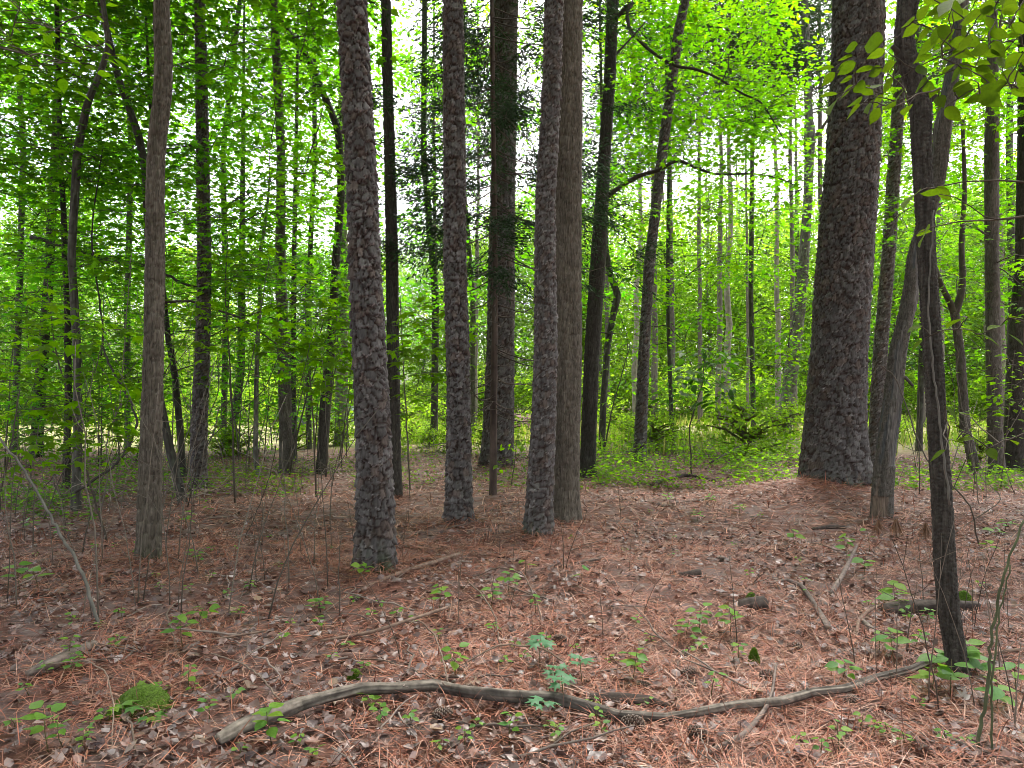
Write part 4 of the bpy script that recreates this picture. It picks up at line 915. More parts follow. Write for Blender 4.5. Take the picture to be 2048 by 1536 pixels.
for k_ in 'ABDEOCQ':
    f_ = HOSTS[k_].f; n = 420; a_ = rng.random(n) * 6.28; r_ = float(HOSTS[k_].R[0]) * 1.15 + np.abs(rng.normal(0, .13, n)); x = f_[0] + np.cos(a_) * r_; y = f_[1] + np.sin(a_) * r_
    dd = np.stack([np.cos(a_) + rng.normal(0, .8, n), np.sin(a_) + rng.normal(0, .8, n), rng.normal(-.2, .5, n)], -1)
    inst(mb, NEEDLE, np.stack([x, y, gz(x, y) + rng.random(n) * .07], -1), basis(dd, rng.normal(0, .5, (n, 3)) + (0, 0, 1)), np.stack([np.full(n, .0045), .17 * rng.uniform(.6, 1.2, n), np.full(n, .3)], -1), np.array((.28, .12, .075)) * rng.uniform(.4, 1.3, (n, 1)))
o = mb.build('pine_straw', M['needle'], None, kind='stuff'); tag(o, 'reddish brown pine needles matted over the forest floor', 'pine straw')
mb = MB(); DT = [deadleaf_tpl(i) for i in range(1, 7)]
DPAL = np.array([(.17, .105, .09), (.22, .155, .145), (.08, .046, .04), (.34, .28, .275), (.22, .12, .095), (.25, .17, .155), (.13, .085, .08), (.10, .06, .052)])
DP = np.array([.17, .12, .15, .04, .17, .10, .13, .12])
for t in DT:
    for n, a, b in ((1900, 2.5, 8.5), (2300, 8, 19)):
        x, y = scatter(n, a, b, 1.0); k = rng.random(n) < (.35 + .65 * (vn(x * .8 + 9, y * .8, 43) > .48)); x, y = x[k], y[k]; n = len(x)
        pos = np.stack([x, y, gz(x, y) + .008 + rng.random(n) * .03], -1)
        inst(mb, t, pos, rand_basis(n, .42), rng.uniform(.03, .07, n), DPAL[rng.choice(8, n, p=DP)] * rng.uniform(.7, 1.25, (n, 1)))
o = mb.build('leaf_litter', M['litter'], None, kind='stuff'); tag(o, 'small brown dead leaves mixed into the pine straw', 'leaf litter')
# broad dead leaves near the camera, one by one
DM = [fast_mesh('dead_leaf', t[0], t[1]) for t in DT]
for m_ in DM: m_.materials.append(M['dead_obj'])
for i in range(230):
    y = 2.75 + 3.6 * rng.random() ** 1.4; x = rng.uniform(-.66, .66) * y; z = float(gz(x, y)) + .022
    o = bpy.data.objects.new('dead_leaf', DM[i % 6]); COL.objects.link(o); s = rng.uniform(.055, .10)
    o.location = (x, y, z); o.scale = (s, s, s); o.rotation_euler = (rng.normal(0, .25), rng.normal(0, .25), rng.random() * 6.28)
    tag(o, None, 'leaf', 'broad dead leaves near the camera'); later(o, 'broad dry brown leaf', (x, y))

# ------------------------------------------------------------------ fallen limb, sticks, cones, moss
def on_ground(x, y, lift=0.0):
    z = 0.0
    for _ in range(4):
        p = gnd(x, y, z + lift); z = float(gz(p[0], p[1]))
    return np.array((p[0], p[1], z + lift))
def resample(P, k, jit=0.0):
    P = np.asarray(P, float); m = len(P); tt = np.linspace(0, m - 1, (m - 1) * k + 1); Q = np.stack([np.interp(tt, np.arange(m), P[:, i]) for i in range(3)], -1)
    for _ in range(2):
        for i in range(3): Q[1:-1, i] = np.convolve(Q[:, i], np.ones(3) / 3, 'valid')
    if jit: Q[1:-1] += rng.normal(0, jit, (len(Q) - 2, 3))
    return Q
def log(name, label, rows, cat, n=14, k=12, colr='grey', matn='dead_wood', relief=.10):
    """rows: x, y, width in px, height of the axis above the ground in metres"""
    P = []; r = []
    for x, y, w, l in rows:
        p = on_ground(x, y, l); P.append(p); r.append(w / 2 / F * p[1])
    Q = resample(P, k); rr = np.interp(np.linspace(0, 1, len(Q)), np.linspace(0, 1, len(r)), r)
    root = empty(name, Q[len(Q) // 2]); mb = MB()
    t = np.gradient(Q, axis=0); t /= np.linalg.norm(t, axis=1)[:, None]; up = np.array((0, 0, 1.)); a = np.cross(t, up); a /= np.linalg.norm(a, axis=1)[:, None] + 1e-9; b = np.cross(t, a)
    th = np.arange(n) * 2 * math.pi / n; S = np.cumsum(np.concatenate([[0], np.linalg.norm(np.diff(Q, axis=0), axis=1)]))
    TH, SS = np.meshgrid(th, S)
    seed = int(rows[0][0]) + 7
    rel = 1 + relief * 2 * (vn(np.cos(TH) * 2.5 + 3, np.sin(TH) * 2.5 + SS * 4, seed) - .5) + relief * (vn(np.cos(TH) * 7, np.sin(TH) * 7 + SS * 3, seed + 1) - .5)
    PH = np.mod(TH - math.pi / 2, 2 * math.pi); grain = (.6 * vn(PH * 4.5, SS * 2.0, seed + 2) + .4 * vn(PH * 9, SS * 9, seed + 6))[..., None]
    patch = ss(.44, .60, .65 * vn(PH * .9, SS * 1.1, seed + 3) + .35 * vn(PH * 3, SS * 5, seed + 4))[..., None]
    crack = (1 - ss(.0, .05, np.abs(vn(PH * 2.2, SS * .7, seed + 5) - .5)))
    rel = rel - .16 * crack
    RR = rr[:, None] * rel
    V = Q[:, None] + RR[..., None] * (np.cos(TH)[..., None] * a[:, None] + np.sin(TH)[..., None] * b[:, None])
    if colr == 'grey': c = np.array((.185, .155, .13)) * (.35 + 1.2 * grain); c = c * (1 - .78 * patch) + np.array((.05, .042, .038)) * .78 * patch
    elif colr == 'dark': c = np.array((.065, .05, .043)) * (.5 + grain)
    elif colr == 'bark': c = np.array((.15, .115, .10)) * (.4 + 1.2 * grain)
    else: c = np.array((.20, .135, .105)) * (.6 + .8 * grain)
    m = len(Q); i = np.arange(m - 1)[:, None] * n; j = np.arange(n)[None, :]; j2 = (j + 1) % n
    Qd = np.stack([i + j, i + j2, i + n + j2, i + n + j], -1).reshape(-1, 4)
    Vf = np.vstack([V.reshape(-1, 3), Q[0] - t[0] * rr[0] * .2, Q[-1] + t[-1] * rr[-1] * .4]); jj = np.arange(n)
    T = np.vstack([np.stack([jj * 0 + m * n, (jj + 1) % n, jj], -1), np.stack([jj * 0 + m * n + 1, (m - 1) * n + jj, (m - 1) * n + (jj + 1) % n], -1)])
    cf_ = np.vstack([c.reshape(-1, 3), np.array([(.13, .09, .06)] * 2)])
    mb.add(Vf, T, Qd, cf_)
    return root, mb, Q, rr
def simple_log(name, label, rows, cat='stick', **kw):
    root, mb, Q, rr = log(name, label, rows, cat, **kw)
    V, T, Qd, C = mb.arrays(); me = fast_mesh(name, V - OFF[root.name], T, Qd, C, True); me.materials.append(M['dead_wood'])
    loc = root.location.copy(); nm = root.name; bpy.data.objects.remove(root)
    o = bpy.data.objects.new(name, me); o.location = loc; COL.objects.link(o); tag(o, label, cat); return o
root, mb, Q, rr = log('fallen_limb', '', [(436,1480,22,.03),(470,1462,29,.04),(540,1430,30,.05),(600,1404,27,.06),(655,1392,24,.075),(720,1376,23,.085),(790,1376,22,.08),(870,1370,24,.075),(940,1384,23,.07),(1010,1392,24,.06),(1110,1396,25,.05),(1180,1416,24,.045),(1235,1430,19,.045),(1330,1436,17,.05),(1400,1424,18,.055),(1470,1410,16,.055),(1560,1402,17,.055),(1625,1384,16,.055),(1690,1378,16,.055),(1760,1354,15,.055),(1820,1340,14,.05),(1885,1312,12,.045)], 'limb', n=30, k=26, relief=.2)
tag(root, 'long weathered limb lying across the foreground, bent in the middle', 'fallen limb')
mb.build('stem', M['dead_wood'], root, smooth=True)
for (x, y, dx, dy) in ((905,1366,10,-10),(1610,1385,8,-16),(760,1366,-6,-8)):
    p = on_ground(x, y, .06); mb2 = MB(); mb2.tube(np.array([p, p + (dx * .0012, -.01, -dy * .0018)]), (.009, .006), 6, (.15, .12, .10)); mb2.build('knot', M['dead_wood'], root, smooth=True)
simple_log('log_piece', 'short dark rotten log piece just behind the long limb', [(1180,1396,18,.03),(1240,1396,22,.035),(1300,1402,22,.03),(1335,1412,12,.02)], 'log', colr='dark', relief=.3)
LOGS = [
 ('mossy_log', 'dark mossy log behind the foot of the slim dogwood', [(1768,1220,26,.04),(1830,1216,34,.05),(1890,1216,32,.05),(1952,1212,22,.04)], 'dark', 'log'),
 ('rotten_log', 'flaking rotten log half buried at the left', [(55,1350,22,.03),(100,1328,28,.04),(150,1306,24,.03),(190,1288,16,.02)], 'bark', 'log'),
 ('stick', 'straight brown stick at the foot of the near pine', [(722,1168,9,.02),(800,1140,9,.03),(860,1126,9,.03),(920,1108,8,.03)], 'red', 'stick'),
 ('stick', 'pale forked stick raised off the straw left of centre', [(640,1282,5,.02),(745,1264,7,.06),(800,1246,7,.10),(895,1214,6,.12)], 'red', 'stick'),
 ('bark_stick', 'curved bark-covered stick with a flaky end right of centre', [(1535,1166,5,.02),(1575,1160,7,.03),(1605,1172,8,.04),(1628,1205,9,.04),(1648,1240,12,.03),(1656,1256,13,.03)], 'bark', 'stick'),
 ('stick', 'slanting grey stick propped up left of the dogwood', [(1662,1188,10,.03),(1690,1140,9,.10),(1713,1092,6,.18)], 'bark', 'stick'),
 ('stick', 'long crooked branch running out of the bottom edge', [(1330,1522,10,.02),(1420,1500,11,.02),(1490,1470,11,.03),(1530,1420,9,.05),(1545,1385,6,.06),(1552,1330,4,.10)], 'bark', 'stick'),
 ('stick', 'curved pale stick in front of the mossy log', [(1712,1290,6,.01),(1716,1240,6,.03),(1745,1216,6,.05),(1800,1204,5,.05)], 'red', 'stick'),
 ('stick', 'short stick lying below the giant pine', [(1345,1005,5,.01),(1400,1000,6,.02),(1440,994,5,.02)], 'bark', 'stick'),
 ('stick', 'small stick on the straw right of centre', [(1150,1127,6,.01),(1200,1118,7,.02)], 'bark', 'stick'),
 ('stick', 'thin stick on open straw above the fallen limb', [(1010,1234,6,.01),(1052,1228,7,.02)], 'bark', 'stick'),
 ('stick', 'split weathered stick left of the mossy log', [(1722,1240,10,.02),(1748,1262,11,.02),(1762,1280,8,.01)], 'grey', 'stick'),
 ('stick', 'small dark stick near the snag foot', [(1625,1058,7,.01),(1660,1053,8,.02),(1690,1052,5,.02)], 'dark', 'stick'),
 ('stick', 'dark short branch at the left of the right clearing', [(1300,970,6,.02),(1370,950,7,.05),(1430,962,6,.03)], 'dark', 'stick'),
 ('stick', 'thin fallen branch slanting over the low plants', [(1420,925,4,.10),(1480,890,5,.35),(1540,868,4,.5)], 'dark', 'stick'),
 ('stick', 'grey branch lying right of the mossy trunk', [(1215,915,5,.05),(1270,900,6,.15),(1310,880,4,.25)], 'grey', 'stick'),
 ('stick', 'pale stick behind the brown oak', [(325,1000,5,.01),(380,992,6,.03),(430,985,4,.02)], 'red', 'stick'),
 ('stick', 'pale stick among seedlings left of the limb', [(350,1285,5,.02),(420,1280,5,.03),(530,1262,4,.06)], 'red', 'stick'),
 ('stick', 'grey stick near the lower right corner', [(1870,1466,7,.02),(1930,1490,8,.03),(1980,1510,8,.02),(2046,1524,8,.02)], 'grey', 'stick'),
 ('stick', 'broken stub of branch at the right edge', [(1990,1306,8,.03),(2048,1298,8,.04)], 'red', 'stick'),
 ('stick', 'short broken stick by the bottom right seedlings', [(1650,1420,8,.02),(1690,1452,8,.03)], 'bark', 'stick'),
 ('stick', 'dark stick lying on straw at mid right', [(1358,1152,16,.02),(1400,1146,18,.03)], 'dark', 'stick'),
]
for nm, lab, rows, cr, cat in LOGS: simple_log(nm, lab, rows, cat, colr=cr, n=8 if nm == 'stick' else 14, k=6 if nm == 'stick' else 10, relief=.15 if nm == 'stick' else .3)
o = simple_log('stump_piece', 'sawn mossy stump piece on the straw right of centre', [(1478,1212,26,.03),(1500,1212,30,.035),(1530,1208,28,.035)], 'stump', colr='dark', relief=.2)
# hoops of bare vine over the straw and loose fallen twigs
VINES = [[(800,1248,0),(840,1240,.18),(870,1270,.10),(890,1330,.12),(905,1400,.02)], [(935,1158,0),(1000,1132,.12),(1050,1150,.22),(1080,1220,.05),(1085,1265,0)], [(660,1325,0),(760,1316,.05),(840,1345,.04),(900,1372,.10)], [(0,1345,.0),(80,1330,.06),(170,1318,.10),(215,1345,.12),(228,1420,.05),(222,1500,0)], [(360,1200,0),(330,1225,.10),(350,1280,.04),(358,1320,0)],
         [(935,1160,.0),(960,1185,.15),(990,1230,.1),(1002,1300,.02)], [(900,1340,.0),(1000,1290,.12),(1080,1292,.12),(1130,1330,.02)], [(400,1305,0),(470,1320,.12),(520,1350,.10),(560,1400,.02)], [(1700,1520,.02),(1690,1490,.03),(1660,1420,.02)], [(250,1430,0),(265,1450,.08),(272,1530,.0)], [(660,1180,.02),(720,1160,.05),(650,1225,.03),(600,1240,.0)]]
for rows in VINES:
    P = [on_ground(x, y, l) for x, y, l in rows]; Q = resample(P, 7, .003); mb = MB(); mb.tube(Q, .0042 * rng.uniform(.8, 1.3), 5, np.array((.19, .14, .11)) * rng.uniform(.7, 1.3)); V, T, Qd, C = mb.arrays()
    me = fast_mesh('vine', V - Q[0], T, Qd, C, True); me.materials.append(M['twig']); o = link(bpy.data.objects.new('vine', me)); o.location = Q[0]; tag(o, None, 'vine', 'bare vines looping over the straw'); later(o, 'bare vine arching over the straw', Q[len(Q) // 2])
TWM = []
for s in range(6):
    P = np.cumsum(np.vstack([(0, 0, 0), np.stack([np.full(6, .05), rng.normal(0, .012, 6), rng.normal(0, .004, 6)], -1)]), axis=0); mb = MB(); mb.tube(P, np.linspace(.0045, .002, 7), 5, np.array([(.19, .15, .13), (.13, .10, .085), (.24, .19, .165)][s % 3]))
    if s % 2: mb.tube(np.array([P[2], P[2] + (.05, .04, .01), P[2] + (.11, .06, .012)]), (.003, .0025, .0015), 4, (.17, .13, .11))
    V, T, Qd, C = mb.arrays(); me = fast_mesh('twig', V, T, Qd, C, True); me.materials.append(M['twig']); TWM.append(me)
for i in range(190):
    y = 2.7 + 8.5 * rng.random() ** 1.3; x = rng.uniform(-.68, .68) * y; o = link(bpy.data.objects.new('fallen_twig', TWM[i % 6])); s = rng.uniform(.6, 1.9)
    o.location = (x, y, float(gz(x, y)) + .018); o.rotation_euler = (rng.normal(0, .3), rng.normal(0, .10), rng.random() * 6.28); o.scale = (s, s, s); tag(o, None, 'twig', 'fallen twigs on the straw'); later(o, 'thin fallen twig', (x, y))

def cone_mesh(seed):
    r = np.random.default_rng(seed); mb = MB(); L = 1.0
    t = np.linspace(0, 1, 10); R = .30 * np.sin(math.pi * (.10 + .86 * t)) ** .75 * .8
    mb.tube(np.stack([t * L - .5, t * 0, t * 0], -1), R * .8, 9, (.07, .045, .035))
    k = 92; ga = 2.39996
    for i in range(k):
        f = (i + .5) / k; rad = .30 * math.sin(math.pi * (.10 + .86 * f)) ** .75; a = i * ga
        c = np.array((f * L - .5, math.cos(a) * rad * .72, math.sin(a) * rad * .72)); o = np.array((0, math.cos(a), math.sin(a))); tng = np.array((0, -math.sin(a), math.cos(a))); ax = np.array((1., 0, 0))
        d = o * .75 + ax * .55; wv = .075 * (.5 + rad * 2); l = .12 * (.6 + rad * 1.6)
        V = [c - tng * wv * .6, c + tng * wv * .6, c + d * l + tng * wv, c + d * l - tng * wv, c + d * l * 1.12 + o * .02, c + d * l * .8 - ax * .05]
        mb.add(V, [(0, 1, 2), (0, 2, 3), (3, 2, 4), (0, 3, 5), (1, 5, 2), (3, 4, 5), (2, 5, 4)], None, np.array([(.10, .07, .055)] * 2 + [(.24, .19, .16)] * 2 + [(.30, .25, .22), (.09, .06, .05)]) * r.uniform(.8, 1.2))
    V, T, Q, C = mb.arrays(); me = fast_mesh('pine_cone', V, T, Q, C); me.materials.append(M['dead_wood']); return me
CM = [cone_mesh(1), cone_mesh(2)]
for i, (x, y, s, rz, lab) in enumerate([(1265,1448,.115,-.45,'large open pine cone touching the front of the fallen limb'), (1396,1470,.10,-.5,'pine cone in front of the limb near the bottom edge'), (1535,1352,.10,-.9,'pine cone leaning by the mossy knob above the limb'), (1378,1344,.09,.15,'pale pine cone on open straw above the limb'), (1290,1373,.085,-.7,'pine cone just behind the dark log piece'), (1590,1295,.10,0,'dark pine cone on straw right of the mossy knob'), (900,1326,.085,.1,'pine cone among arching twigs behind the limb'), (1118,1280,.10,-.4,'brown pine cone at the middle of the straw'), (710,1196,.08,.9,'pine cone in front of the near pine foot'), (884,1428,.095,.4,'pine cone tucked under the left half of the limb'), (1638,1132,.085,.1,'pine cone beside the propped grey stick'), (1368,1310,.08,1.2,'pine cone half hidden left of the pale cone'), (990,1285,.08,.3,'pine cone beyond the hooped vine'), (936,1378,.085,.2,'pine cone on top of straw near the limb bend'), (1440,1118,.08,-.2,'small pine cone by the right seedlings'), (1900,1175,.085,.0,'pine cone right of the dogwood stem'), (1975,1175,.09,.1,'pine cone near the right edge'), (1700,1400,.08,.4,'pine cone below the limb at the right')]):
    p = on_ground(x, y, s * .24); o = link(bpy.data.objects.new('pine_cone', CM[i % 2])); o.location = p; o.scale = (s * .95, s * 1.05, s * 1.05); o.rotation_euler = (rng.random() * 6, rng.normal(0, .12), rz); tag(o, lab, 'pine cone', 'pine cones on the straw')

def moss_mound(x, y, rx, ry, h, label, name='moss_mound'):
    p = on_ground(x, y); n = 26; mb = MB(); U, W_ = np.meshgrid(np.linspace(-1, 1, n), np.linspace(-1, 1, n)); rad = np.sqrt(U * U + W_ * W_)
    Z = h * np.clip(1 - rad ** 2, -.25, 1) + .012 * vn(U * 7 + 3, W_ * 7, 8) + .03 * h * 10 * (vn(U * 2, W_ * 2, 9) - .5) * .3
    X = p[0] + U * rx; Yy = p[1] + W_ * ry; V = np.stack([X, Yy, gz(X, Yy) + Z], -1).reshape(-1, 3)
    i = np.arange(n - 1)[:, None] * n + np.arange(n - 1)[None]; Q = np.stack([i, i + 1, i + n + 1, i + n], -1).reshape(-1, 4)
    root = empty(name, p); tag(root, label, 'moss'); mb.add(V, None, Q, np.array((.07, .12, .014)) * rng.uniform(.7, 1.2, (len(V), 1))); mb.build('cushion', M['moss'], root, smooth=True)
    m = 2600; u = rng.uniform(-1, 1, (m, 2)); k = (u ** 2).sum(1) < .95; u = u[k]; m = len(u); Xs = p[0] + u[:, 0] * rx; Ys = p[1] + u[:, 1] * ry
    z = gz(Xs, Ys) + h * (1 - (u ** 2).sum(1)); mt = MB()
    inst(mt, NEEDLE, np.stack([Xs, Ys, z], -1), basis(rng.normal(0, .5, (m, 3)) + (0, 0, 1), rng.normal(0, 1, (m, 3))), np.stack([np.full(m, .004), rng.uniform(.004, .011, m), np.full(m, .01)], -1), np.array((.085, .145, .016)) * rng.uniform(.6, 1.4, (m, 1))); mt.build('fronds', M['grass'], root, kind='stuff')
moss_mound(285, 1412, .15, .13, .09, 'bright green moss mound left of the fallen limb'); moss_mound(232, 1432, .07, .06, .03, 'small moss patch at the left foot of the moss mound', 'moss_patch')
moss_mound(1508, 1330, .035, .03, .09, 'upright mossy knob of wood above the limb', 'moss_stub'); moss_mound(1502, 1203, .05, .04, .06, 'moss cap on the sawn stump piece', 'moss_patch'); moss_mound(1768, 1208, .05, .03, .055, 'moss patch at the left end of the dark log', 'moss_patch'); moss_mound(1926, 1205, .09, .04, .08, 'moss strip on the right half of the dark log', 'moss_patch'); moss_mound(710, 1356, .04, .03, .04, 'tiny moss tuft behind the fallen limb', 'moss_patch')

# needle skirts: dropped pine tips standing like little brooms
for i, (x, y, s, lab) in enumerate([(1757,1072,.17,'drooping broom of dead needles nearest the snag foot'), (1792,1078,.20,'middle broom of dead needles right of the snag'), (1852,1086,.20,'broom of dead needles touching the dogwood stem')]):
    p = on_ground(x, y); root = empty('needle_tuft', p); tag(root, lab, 'needle tuft', 'brooms of dead needles beside the snag'); mb = MB(); top = p + (0, 0, s)
    n = 110; a = rng.random(n) * 6.28; sp = rng.uniform(.15, .62, n); dd = np.stack([np.cos(a) * sp, np.sin(a) * sp, -np.ones(n)], -1)
    inst(mb, NEEDLE, np.repeat(top[None], n, 0) + rng.normal(0, .006, (n, 3)), basis(dd, rng.normal(0, 1, (n, 3))), np.stack([np.full(n, .005), s * rng.uniform(.8, 1.15, n), np.full(n, .6)], -1), np.array((.25, .13, .075)) * rng.uniform(.6, 1.4, (n, 1)))
    mb.build('needles', M['needle'], root, kind='stuff'); m2 = MB(); m2.tube(np.array([top - (0, 0, s * 1.1), top, top + (0, 0, .03)]), (.006, .006, .003), 6, (.16, .11, .09)); m2.build('stem', M['twig'], root)

# ------------------------------------------------------------------ seedlings, bare stems
SEED = [(1265,1370,'b'),(1108,1378,'B'),(1130,1412,'B'),(1080,1440,'B'),(1165,1372,'B'),(1080,1338,'B'),(590,1495,'s'),(280,1400,'S'),(250,1440,'S'),(290,1450,'S'),(460,1410,'s'),(420,1450,'o'),(330,1390,'s'),(230,1300,'o'),(150,1340,'o'),(100,1350,'s'),(60,1390,'s'),(40,1180,'L'),(80,1190,'L'),(290,1125,'L'),(310,1160,'s'),(420,1110,'s'),(500,1185,'o'),(560,1290,'s'),(580,1260,'s'),(480,1240,'o'),(240,1240,'s'),(140,1345,'o'),(380,1395,'s'),(700,1210,'s'),(740,1240,'s'),(790,1240,'s'),(820,1255,'s'),(880,1285,'s'),(700,1300,'s'),(730,1345,'s'),(870,1190,'s'),(1050,1150,'v'),(1165,1180,'v'),(1140,1085,'s'),(1270,1250,'s'),(1300,1300,'s'),(1220,1330,'s'),(1150,1310,'s'),(1010,1340,'s'),(1045,1325,'s'),(1180,1420,'s'),(950,1460,'s'),(820,1460,'s'),(930,1500,'s'),(860,1510,'s'),(1110,1470,'s'),(1190,1455,'s'),(1125,1490,'s'),(1370,1280,'b'),(1400,1270,'b'),(1460,1270,'b'),(1410,1310,'o'),(1480,1330,'o'),(1420,1400,'o'),(1395,1045,'b'),(1480,1030,'b'),(1520,1040,'s'),(1590,1095,'L'),(1470,1090,'s'),(1500,1160,'s'),(1600,1130,'s'),(1620,1165,'s'),(1700,1140,'v'),(1740,1110,'v'),(1730,1150,'L'),(1690,1095,'L'),(1790,1210,'L'),(1800,1230,'L'),(1850,1250,'o'),(1810,1260,'o'),(1760,1310,'o'),(1790,1330,'L'),(1830,1300,'o'),(1870,1345,'L'),(1920,1350,'L'),(1960,1360,'L'),(1900,1395,'L'),(1860,1390,'L'),(1990,1420,'L'),(2030,1400,'L'),(1850,1420,'s'),(1750,1470,'s'),(1780,1480,'s'),(1810,1500,'s'),(1720,1460,'s'),(1900,1490,'s'),(1930,1500,'s'),(1990,1080,'L'),(1980,1120,'L'),(2010,1060,'b'),(1960,1180,'s'),(1300,1030,'s'),(1340,1010,'b'),(1420,1010,'b'),(560,1005,'b'),(470,1105,'s'),(610,1050,'s'),(640,1005,'b'),(540,1080,'s'),(180,1060,'b'),(120,1080,'b'),(60,1060,'b'),(230,1100,'s'),(370,1060,'b'),(420,1165,'s'),(400,1130,'s'),(660,1100,'s'),(1250,1105,'s'),(1340,1120,'s'),(1350,1080,'s'),(620,1520,'s'),(480,1520,'s'),(30,1460,'s'),(180,1490,'s'),(200,1450,'s'),(1600,1500,'s'),(1640,1520,'s')]
for _ in range(46):
    SEED.append((rng.uniform(0, 900) if _ % 3 else rng.uniform(900, 2040), rng.uniform(1080, 1525), 'sosb'[int(rng.integers(4))]))
KD = {'s': 'tiny yellow-green seedling', 'S': 'lobed green seedling', 'L': 'broad-leaved green seedling', 'o': 'small round-leaved seedling', 'b': 'leafy green ground plant', 'B': 'blue-green lobed seedling', 'v': 'upright single-leaf sprout'}
for (x, y, k) in SEED:
    p = on_ground(x, y); root = empty('seedling', p); tag(root, None, 'seedling', 'seedlings on the straw'); later(root, KD[k], p)
    H = {'s': .07, 'S': .06, 'L': .16, 'o': .11, 'b': .16, 'B': .14, 'v': .20}[k] * rng.uniform(.7, 1.3); mb = MB(); tp = p + np.array((rng.normal(0, .02), rng.normal(0, .02), H))
    mb.tube(np.array([p - (0, 0, .01), p * .5 + tp * .5 + rng.normal(0, .006, 3), tp]), (.0028, .0022, .0015), 5, (.10, .09, .04)); mb.build('stem', M['twig'], root)
    n = {'s': 5, 'S': 4, 'L': 5, 'o': 7, 'b': 9, 'B': 6, 'v': 2}[k]
    size = {'s': .034, 'S': .085, 'L': .11, 'o': .045, 'b': .075, 'B': .075, 'v': .08}[k]
    me = {'s': LEAF_SEED, 'S': LEAF_SSTAR, 'L': LEAF_SEED, 'o': LEAF_SEED, 'b': LEAF_SEED, 'B': LEAF_BLUE, 'v': LEAF_SEED}[k]
    a0 = rng.random() * 6.28
    for i in range(n):
        f = 1 - .55 * i / n if k not in 'SB' else 1 - .3 * i / n; a = a0 + i * 2.4; b = p + (tp - p) * f + np.array((math.cos(a), math.sin(a), 0)) * (.012 if k != 'b' else .05 * rng.random())
        dd = np.array((math.cos(a), math.sin(a), rng.uniform(-.25, .25))); nr = np.array((rng.normal(0, .25), rng.normal(-.15, .25), 1.))
        leaf_obj(me, root, b, basis(dd[None], nr[None])[0], size * rng.uniform(.7, 1.2))
def stems(x0, x1, y0, y1, n, h0, h1, r, col, desc, group, name='bare_stem'):
    for i in range(n):
        x = rng.uniform(x0, x1); y = rng.uniform(y0, y1); p = on_ground(x, y); H = rng.uniform(h0, h1); lean = rng.normal(0, .18, 2)
        t = np.linspace(0, 1, 7)[:, None]; Q = p + np.hstack([lean[None] * H * t ** 1.4, H * t]) + rng.normal(0, .012 * H, (7, 3)) * t; Q[0, 2] -= .02; mb = MB(); rr = r * rng.uniform(.6, 1.4); c = np.array(col) * rng.uniform(.6, 1.4)
        mb.tube(Q, np.linspace(rr, rr * .4, 7), 5, c)
        for k in range(int(rng.integers(0, 4))):
            b = Q[int(rng.integers(2, 6))]; v = rng.normal(0, 1, 3) * (1, 1, .3) + (0, 0, .6); l = H * rng.uniform(.1, .3); mb.tube(np.array([b, b + v * l * .5, b + v * l + (0, 0, .03 * H)]), (rr * .5, rr * .4, rr * .2), 3, c, cap=False)
        V, T, Qd, C = mb.arrays(); me = fast_mesh(name, V - p, T, Qd, C, True); me.materials.append(M['twig']); o = link(bpy.data.objects.new(name, me)); o.location = p; tag(o, None, 'stem', group); later(o, desc, p)
stems(0, 680, 930, 1250, 62, .5, 1.9, .005, (.13, .11, .09), 'thin bare upright stem', 'thin stems of the left thicket')
stems(0, 700, 900, 960, 30, 1.5, 4.5, .014, (.10, .085, .07), 'slender bare sapling', 'slender saplings at the back left')
stems(700, 1500, 1000, 1330, 26, .25, .6, .0032, (.12, .09, .07), 'short bare sprout', 'short bare sprouts on the straw')
stems(1690, 2040, 1150, 1480, 22, .3, .9, .0035, (.13, .10, .08), 'bare dead weed stem', 'dead weed stems at the right')
stems(1200, 1620, 880, 960, 26, .4, 1.3, .005, (.14, .12, .10), 'thin brushwood stem', 'brushwood among the low plants')
stems(1790, 2040, 900, 1010, 14, .5, 2.2, .007, (.13, .11, .09), 'thin stem behind the dogwood', 'thin stems behind the dogwood')
def strand(name, label, pts, d, r, col, cat):
    P = np.array([px(x, y, dd) for (x, y), dd in zip(pts, np.linspace(d[0], d[1], len(pts)))]); Q = resample(P, 6, r * .4); mb = MB(); mb.tube(Q, np.linspace(r, r * .6, len(Q)), 7, col, rough=.2); V, T, Qd, C = mb.arrays()
    me = fast_mesh(name, V - Q[0], T, Qd, C, True); me.materials.append(M['smooth_bark']); o = link(bpy.data.objects.new(name, me)); o.location = Q[0]; tag(o, label, cat)
strand('leaning_stem', 'smooth grey stem leaning left out of the straw at the left', [(198,1252),(178,1182),(150,1113),(116,1062),(92,1011),(40,930),(-20,850)], (5.0, 5.6), .012, (.13, .12, .105), 'stem')
strand('twisted_vine', 'dark twisted vine looping beside the brown oak', [(150,985),(219,941),(239,920),(260,886),(277,845),(253,790),(219,732),(208,698),(200,600),(180,480),(205,300)], (9.0, 10.5), .017, (.05, .042, .037), 'vine')
strand('dead_limb', 'long dead limb hanging level through the leaves behind the brown oak', [(61,475),(140,497),(210,515),(285,530),(328,548),(400,579)], (12.6, 12.4), .035, (.05, .044, .04), 'limb')
strand('climbing_vine', 'thin pale vine clinging up the slim dogwood trunk', [(1900,1010),(1885,900),(1872,790),(1862,700),(1856,600),(1862,520),(1868,420)], (4.05, 4.05), .006, (.13, .12, .105), 'vine')
strand('green_stem', 'greenish curved stem rising at the right edge', [(1950,1515),(1965,1440),(1978,1340),(1985,1260),(2005,1150),(2048,1040)], (3.25, 3.4), .008, (.085, .095, .05), 'stem')
strand('green_stem', 'second thinner greenish stem just right of the first', [(1985,1510),(1982,1400),(1990,1290),(2000,1220),(2020,1130)], (3.2, 3.3), .005, (.085, .095, .05), 'stem')
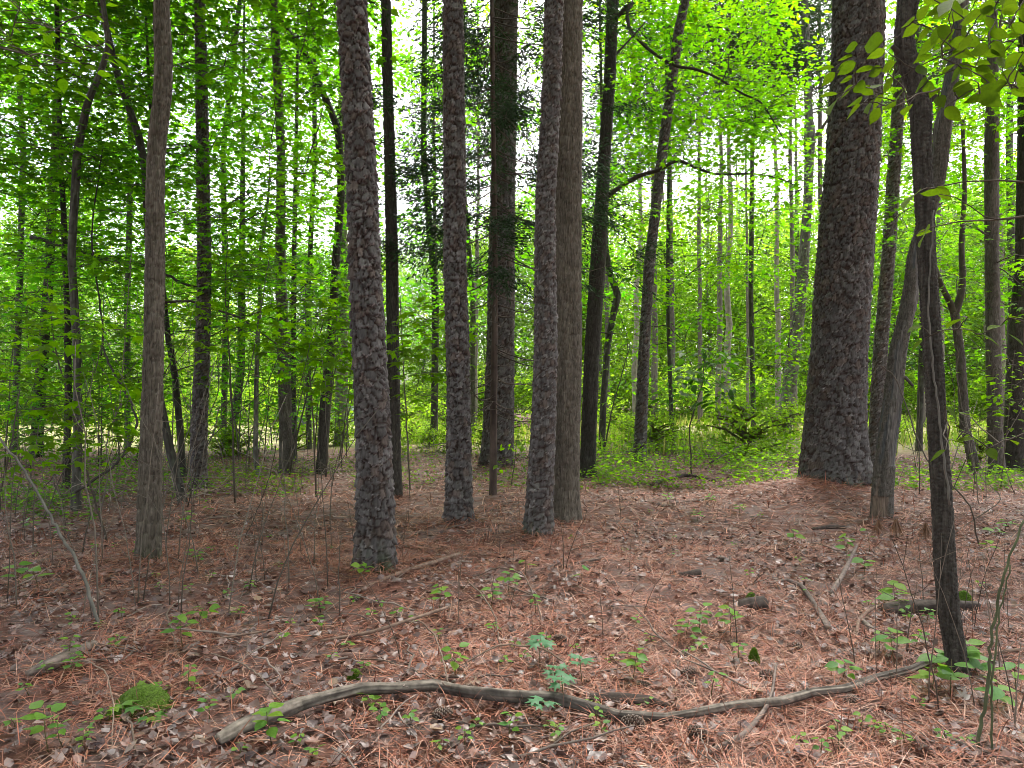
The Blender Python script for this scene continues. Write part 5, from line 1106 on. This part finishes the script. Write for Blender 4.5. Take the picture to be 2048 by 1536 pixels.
for i in range(22):
    x0 = rng.uniform(-20, 520) if i < 16 else rng.uniform(1880, 2060); d0 = rng.uniform(7.5, 14); yb = YH + EYE * F / d0 - rng.uniform(0, 40)
    pts = [(x0, yb)]; sx = rng.choice((-1, 1)) * rng.uniform(10, 55)
    for k in range(1, 7): pts.append((x0 + sx * k * .8 + rng.normal(0, 22), yb - k * rng.uniform(45, 85)))
    P = np.array([px(a, b, d0 + rng.normal(0, .12)) for a, b in pts]); P[0, 2] = float(gz(P[0, 0], P[0, 1])); Q = resample(P, 6, .004); r_ = rng.uniform(.004, .011); mb = MB(); mb.tube(Q, np.linspace(r_, r_ * .5, len(Q)), 5, np.array((.10, .085, .07)) * rng.uniform(.5, 1.8))
    V, T, Qd, C = mb.arrays(); me = fast_mesh('crooked_stem', V - Q[0], T, Qd, C, True); me.materials.append(M['twig']); o = link(bpy.data.objects.new('crooked_stem', me)); o.location = Q[0]; tag(o, None, 'stem', 'crooked stems of the thicket'); later(o, 'crooked thicket stem', Q[0])
for x, y, n, sp, lab in ((1330, 905, 60, 1.0, 'pale brush pile right of the leaning slim pine'), (1500, 900, 70, 1.3, 'tangled brush pile left of the giant pine'), (880, 910, 45, .8, 'brush pile beside the straight scaly pine'), (1040, 925, 40, .6, 'dark twiggy brush at the foot of the thick pine'), (600, 950, 50, .9, 'brush pile between the left maples'), (170, 1020, 50, .8, 'twiggy brush at the foot of the thin bending maple'), (380, 1000, 40, .7, 'brush behind the brown oak')):
    p = on_ground(x, y); root = empty('brush_pile', p); tag(root, lab, 'brush pile'); mb = MB()
    for k in range(n):
        a = rng.random() * 6.28; c = p + np.array((rng.normal(0, sp * .5), rng.normal(0, sp * .4), rng.random() * .25)); l = rng.uniform(.25, .8); up = rng.uniform(-.1, .7); dd = np.array((math.cos(a), math.sin(a), up)); t = np.linspace(0, 1, 5)[:, None]
        Q = c + dd * l * t + np.array((0, 0, -1.)) * (.5 * l * t * t) * rng.random() + rng.normal(0, .02, (5, 3)); Q[:, 2] = np.maximum(Q[:, 2], gz(Q[:, 0], Q[:, 1]) + .005); mb.tube(Q, np.linspace(.006, .0025, 5) * rng.uniform(.6, 1.6), 4, np.array((.20, .165, .14)) * rng.uniform(.4, 1.4), cap=False)
    mb.build('twigs', M['twig'], root, kind='stuff')
settle()
behind()
